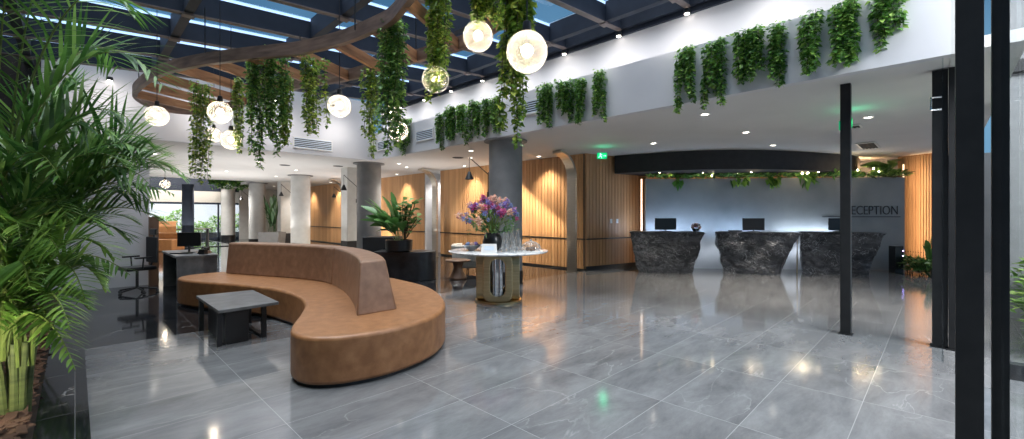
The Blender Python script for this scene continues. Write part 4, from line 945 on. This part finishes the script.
MB().box((um.x, um.y, um.z), ((u2-u1).length, .012, .018), ra).build('underline', M['letter'], sg)
# curved canopy
cp = thing('curved_canopy', 'dark curved canopy band hung from the ceiling above reception', 'canopy')
arcpts = []
for k in range(31):
    u = k/30; px = 614.5+(852-614.5)*u; d = 12.15-1.25*math.sin(PI*u*.9+.1); arcpts.append(DP(px, d))
back = [DP(860, 12.5), DP(614.5, 12.9)]
poly = [(p.x, p.y) for p in arcpts]+[(p.x, p.y) for p in back]
MB().prism(poly[::-1], 2.66, CZ-.002).build('band', M['canopy'], cp, smooth=True, shade_angle=30)
# fairy lights + greenery on the reception wall top
gar = thing('garland', 'leafy green garland with hanging leaves along the top of the reception wall', 'garland')
r = random.Random(77); vs = []; fs = []
for _ in range(1500):
    u = r.random(); p = R0.lerp(R1, u); c = Vector((p.x, p.y, RWH+.02+abs(r.gauss(0, .06))))-FW*r.uniform(-.1, .3); leaf(vs, fs, c, Vector((-FW.x, -FW.y, r.uniform(-.2, .8))), r.uniform(.09, .19), r, .5)
for u, n_ in ((.12, 10), (.36, 10), (.50, 22), (.63, 14)):
    for _ in range(n_):
        p = R0.lerp(R1, u+r.gauss(0, .012)); leaf(vs, fs, Vector((p.x, p.y, RWH-.02+r.uniform(-.1, .1)))-FW*.15, Vector((-.5, -.5, -1)), .28, r, .5)
MB().add(vs, fs).build('foliage', M['ivy'], gar)
pts = [R0.lerp(R1, k/24)+Vector((0, 0, RWH+.05+.04*math.sin(k*1.3)))-FW*.1 for k in range(25)]; MB().tube(pts, .012, 5).build('stem', M['vinestem'], gar)
hg = leafy('broad_leaf_plant', 'big pale green leaves above the right end of the reception wall', 'plant', DP(885, 12.2, RWH), [PD(x, y, 12.1) for x, y in ((903, 160), (896, 162), (900, 172), (884, 163), (876, 165), (868, 168), (890, 170), (860, 166), (880, 175))], .34, 'leaf', 90, .1)
for k in range(26):
    u = .02+.86*r.random(); p = R0.lerp(R1, u); q = Vector((p.x, p.y, RWH+.06+r.random()*.2))-FW*r.uniform(.15, .5)
    o = MB().ball((0, 0, 0), .016 if k % 3 else .022, 5).build('fairy_light', M['fairy'], loc=q)
    tag(o, 'tiny warm bulb glowing in the garland above the reception wall', 'fairy light', 'string of fairy lights over reception')
    if k % 5 == 0: light('POINT', tuple(q-FW*.1), 1.6, (1, .78, .5), .25)
# reception lights: cool wash on the wall from behind the desks
light('AREA', D(11.65, 6.4, .5), 9, (.8, .88, 1), 4.6, aim=D(12.2, 6.4, .45), sy=.08)
light('AREA', D(11.75, 5.6, 1.02), 8, (.50, .70, 1.0), 2.6, aim=D(12.3, 5.6, 1.7), sy=.08)
light('AREA', D(11.7, 8.0, 1.02), 5, (.7, .84, 1.0), 1.6, aim=D(12.1, 8.0, 1.7), sy=.08)
light('AREA', D(12.0, 4.0, 1.02), 4, (.55, .72, 1.0), 1.2, aim=D(12.5, 4.0, 1.7), sy=.08)
# plants at the foot of the slatted wall
for i, (px, d, l) in enumerate(((910, 11.1, 'low leafy plant at the foot of the slatted wood wall, left one'), (922, 10.7, 'low leafy plant beside the far black post base'), (931, 10.5, 'low dark plant nearest the far black post'))):
    plant_clump('low_plant', l, 'plant', DP(px, d), 160, .3, .25, .38, .14, 'leaf', None)
leafy('tall_leaf_plant', 'slender plant with few leaves rising in front of the slatted wall', 'plant', DP(929, 10.8), [PD(x, y, 10.8) for x, y in ((922, 245), (926, 240), (932, 236), (936, 246), (928, 252), (934, 256))], .14, 'leaf', 95, .05)
# switches
for x in (611, 616):
    q = DP(x-9, 12.35, 1.40) if 0 else p0.lerp(p1, (x-592)/45*.9); tag(MB().box((0, 0, 0), (.08, .012, .12), ang).build('wall_switch', M['whitep'], loc=(q.x, q.y-.035, 1.33)), 'small white switch plate on the wood return wall', 'switch', 'pair of white switch plates')

# ---------------------------------------------------------------- office corner at left
t = thing('office_desk', 'dark grey office desk left behind the sofa', 'desk', (1.30, 9.85, 0))
MB().bb(0, .62, 0, .04, 0, .71).build('panel', M['slate'], t); MB().bb(0, .62, 1.7, 1.74, 0, .71).build('panel', M['slate'], t); MB().bb(.58, .62, .04, 1.7, .0, .71).build('back_panel', M['slate'], t)
MB().bb(-.02, .64, -.02, 1.76, .71, .75).build('worktop', M['slate'], t, bevel=.003)
monitor((1.62, 10.75, .75), VIEW+.35, 'black monitor on the grey office desk beside the sofa', .40, .28, zc=.26)
t = thing('keyboard', 'black keyboard lying on the grey office desk', 'keyboard', (1.45, 10.45, .75), VIEW); MB().box((0, 0, .01), (.36, .13, .02)).build('body', M['monitor'], t, bevel=.004)
t = thing('desk_phone', 'dark desk phone near the front of the office desk', 'phone', (1.78, 10.2, .75), VIEW+.3); MB().box((0, 0, .025), (.18, .2, .05), 0, .85).build('base', M['monitor'], t); MB().tube([(-.06, -.08, .06), (-.06, .08, .06)], .018, 8).build('handset', M['monitor'], t)
for k, (x, y) in enumerate(((1.72, 9.98), (1.84, 10.45))):
    t = thing('desk_organiser', ('small black file organiser at the desk front edge', 'small black pen box behind the desk phone')[k], 'organiser', (x, y, .75), VIEW); MB().box((0, 0, .05), (.1, .1, .1)).build('box', M['monitor'], t); MB().tube([(0, 0, .1), (.02, 0, .17)], .004).build('pen', M['chrome'], t)
ch = thing('office_chair', 'black mesh office chair by the white wall at left', 'office chair', (.84, 10.95, 0), -1.3)
MB().box((0, 0, .48), (.46, .46, .07)).build('seat', M['monitor'], ch, bevel=.02); MB().box((-.02, .24, .82), (.42, .04, .5)).build('backrest', M['canopy'], ch, bevel=.015); MB().box((0, .26, 1.17), (.26, .05, .12)).build('headrest', M['monitor'], ch, bevel=.02)
MB().tube([(0, 0, .1), (0, 0, .45)], .025, 8).tube([(0, .2, .47), (0, .28, .7), (0, .27, 1.15)], .018, 6).build('column', M['blackmetal'], ch)
for k in range(5): a = 2*PI*k/5; MB().tube([(0, 0, .11), (.3*math.cos(a), .3*math.sin(a), .06)], .016).ball((.3*math.cos(a), .3*math.sin(a), .03), .03, 5).build('castor_leg', M['blackmetal'], ch)
for s_ in (-1, 1): MB().tube([(.23*s_, 0, .48), (.27*s_, 0, .68)], .013).box((.27*s_, 0, .69), (.06, .26, .03)).build('armrest', M['blackmetal'], ch)
struct('trim_5', MB().bb(1.10, 1.26, LY-.25, LY-.12, 0, 1.46), M['walnut'])
# far left lounge seen under the soffit
t = thing('counter_block', 'honey wood counter far left beyond the office desk', 'counter', DP(158, 21), VIEW); MB().bb(-.65, .65, -.3, .3, 0, 1.15).build('body', M['orange'], t); MB().bb(-.69, .69, -.34, .34, 1.15, 1.2).build('top', M['woodX'], t)
t = thing('long_bench', 'long orange leather bench far left in front of the counter', 'bench', DP(163, 18), VIEW); MB().bb(-.75, .65, -.35, .35, 0, .5).build('seat', M['orange'], t, bevel=.04); MB().bb(-.75, .65, .25, .42, .5, .75).build('backrest', M['orange'], t, bevel=.04)
t = thing('dining_table', 'far away small brown table near the left garden window', 'table', DP(190, 24)); MB().box((0, 0, .72), (2.0, .8, .05)).build('tabletop', M['flange'], t); 
for sx in (-1, 1): MB().box((.8*sx, 0, .35), (.06, .5, .7)).build('leg', M['flange'], t)
tag(MB().lathe([(.27, 0), (.27, CZ)], n=24).build('dark_column', M['steel'], loc=DP(188, 23.3), smooth=True), 'dark blue round column far left beyond the office desk', 'column')

# facade and garden at the far end
YF = 32.0
struct('window_1', MB().bb(-1, 8, YF, YF+.1, 2.15, 2.27).bb(-1, 8, YF, YF+.1, 0, .12), M['steel'])
mb = MB()
for x in (-.5, 1.2, 2.9, 4.6, 6.3): mb.bb(x-.04, x+.04, YF, YF+.1, 0, 2.2)
struct('window_2', mb, M['steel']); struct('window_3', MB().bb(-1, 8, YF+.04, YF+.05, .1, 2.2), M['pane'])
struct('wall_facade', MB().bb(-6, 10, YF, YF+.15, 2.27, 2.95), M['cream'])
struct('wall_facade_top', MB().bb(-6, 10, YF, YF+.15, 2.95, 4.4), M['steel'])
struct('ceiling_far', MB().bb(-6, FX, 24, YF, 4.2, 4.3), M['steel'])
struct('floor_garden', MB().bb(-14, 17, YF, 46, -.2, 0), M['paver'])
struct('wall_garden', MB().bb(-14, 16, 41, 41.2, 0, 6), M['white'])
struct('floor_left_far', MB().bb(-14, 0, LY+.2, YF, -.2, 0), M['black'])
struct('wall_left_far', MB().bb(-4, -3.9, LY, YF, 0, 4.4), M['white'])
pn = thing('reflecting_pool', 'still dark pool reflecting the garden before the windows', 'pool', (2.9, 27.5, 0)); MB().bb(-2.6, 2.6, -3.2, 3.2, .0, .03).build('rim', M['darkstone'], pn); MB().bb(-2.5, 2.5, -3.1, 3.1, .03, .034).build('water', mat('still_water', (.01, .015, .015), .03), pn)
r = random.Random(9)
gx = [(-1.5, 36), (0, 35.2), (1.0, 36.4), (2.1, 35.4), (3.0, 36.6), (4.0, 35.3), (5.0, 36.4), (6.0, 35.5), (7.2, 36.3), (8.4, 35.6)]
gw = ['leftmost', 'second from the left', 'third from the left', 'left of the farthest slim column', 'behind the farthest slim column', 'just right of the farthest slim column', 'middle one between the two slim columns', 'left of the second slim column', 'behind the second slim column', 'rightmost near the tall planter']
for (x, y), l in zip(gx, gw): plant_clump('garden_shrub', 'sunlit green garden shrub outside the far windows, ' + l, 'shrub', (x, y, 0), 420, .75, .6, r.uniform(.9, 1.9), .2, 'garden', None, 5)
tag(MB().bb(-14, 12, 34.2, 34.5, 0, .35).build('garden_kerb', M['darkstone']), 'dark low kerb in front of the garden shrubs', 'kerb')
# far atrium opening with trailing plants
struct('trim_6', MB().bb(-3, 5.8, 24, 24.1, CZ+.12, 4.2), M['steel'])
for k in range(9):
    px = 214+k*5.6; q = PD(px, 178, 23.5); S = [(q.x+r.uniform(-.15, .15), q.y, q.z+.3, r.uniform(.5, .9), .14) for _ in range(5)]
    hanging('trailing_ivy', 'distant trailing ivy above the far garden windows, %s from the left' % ('first second third fourth fifth sixth seventh eighth ninth'.split()[k]), 'ivy', S, 'ivy', .16, 70, 'distant ivy clumps over the garden windows', 700+k)
light('AREA', (2.5, 34.0, 5.5), 550, (1, .97, .9), 10, aim=(2.5, 38, 1.2), sy=1)  # added fill over the garden, no fitting
for x, y in ((4.8, 16.5), (4.8, 21), (5.2, 25.5), (5, 29), (1.5, 20), (1.5, 26), (-1.5, 17)):
    light('SPOT', (x, y, CZ-.05), 260, (1, .96, .9), .2, aim=(x, y, 0), spot=150, blend=1)
for x, y, w_, p_ in ((4.0, 15.2, 4, 42), (4.2, 20.5, 4, 55), (3.0, 27, 4, 50), (8.1, 12, 2, 16), (8.1, 18, 2, 20)):  # added upward fill for the far ceilings and columns, no fittings
    light('AREA', (x, y, .95), p_, (1, .97, .93), w_, aim=(x, y, 3), sy=w_)
light('AREA', (2.5, 30.2, 4.0), 120, (1, .93, .84), 8, aim=(2.5, 32, 2.5), sy=.2)  # added light to brighten the pale facade band, no fitting
light('SPOT', (10.3, 13.65, CZ-.1), 60, (1, .95, .88), .1, aim=(10.5, 13.7, 0), spot=140)
light('AREA', (6.0, -2.6, 4.6), 260, (.95, .98, 1), 2.5, aim=(9, -1.0, .8), sy=1.5)  # added fill to brighten the terrace behind the glass, no fitting
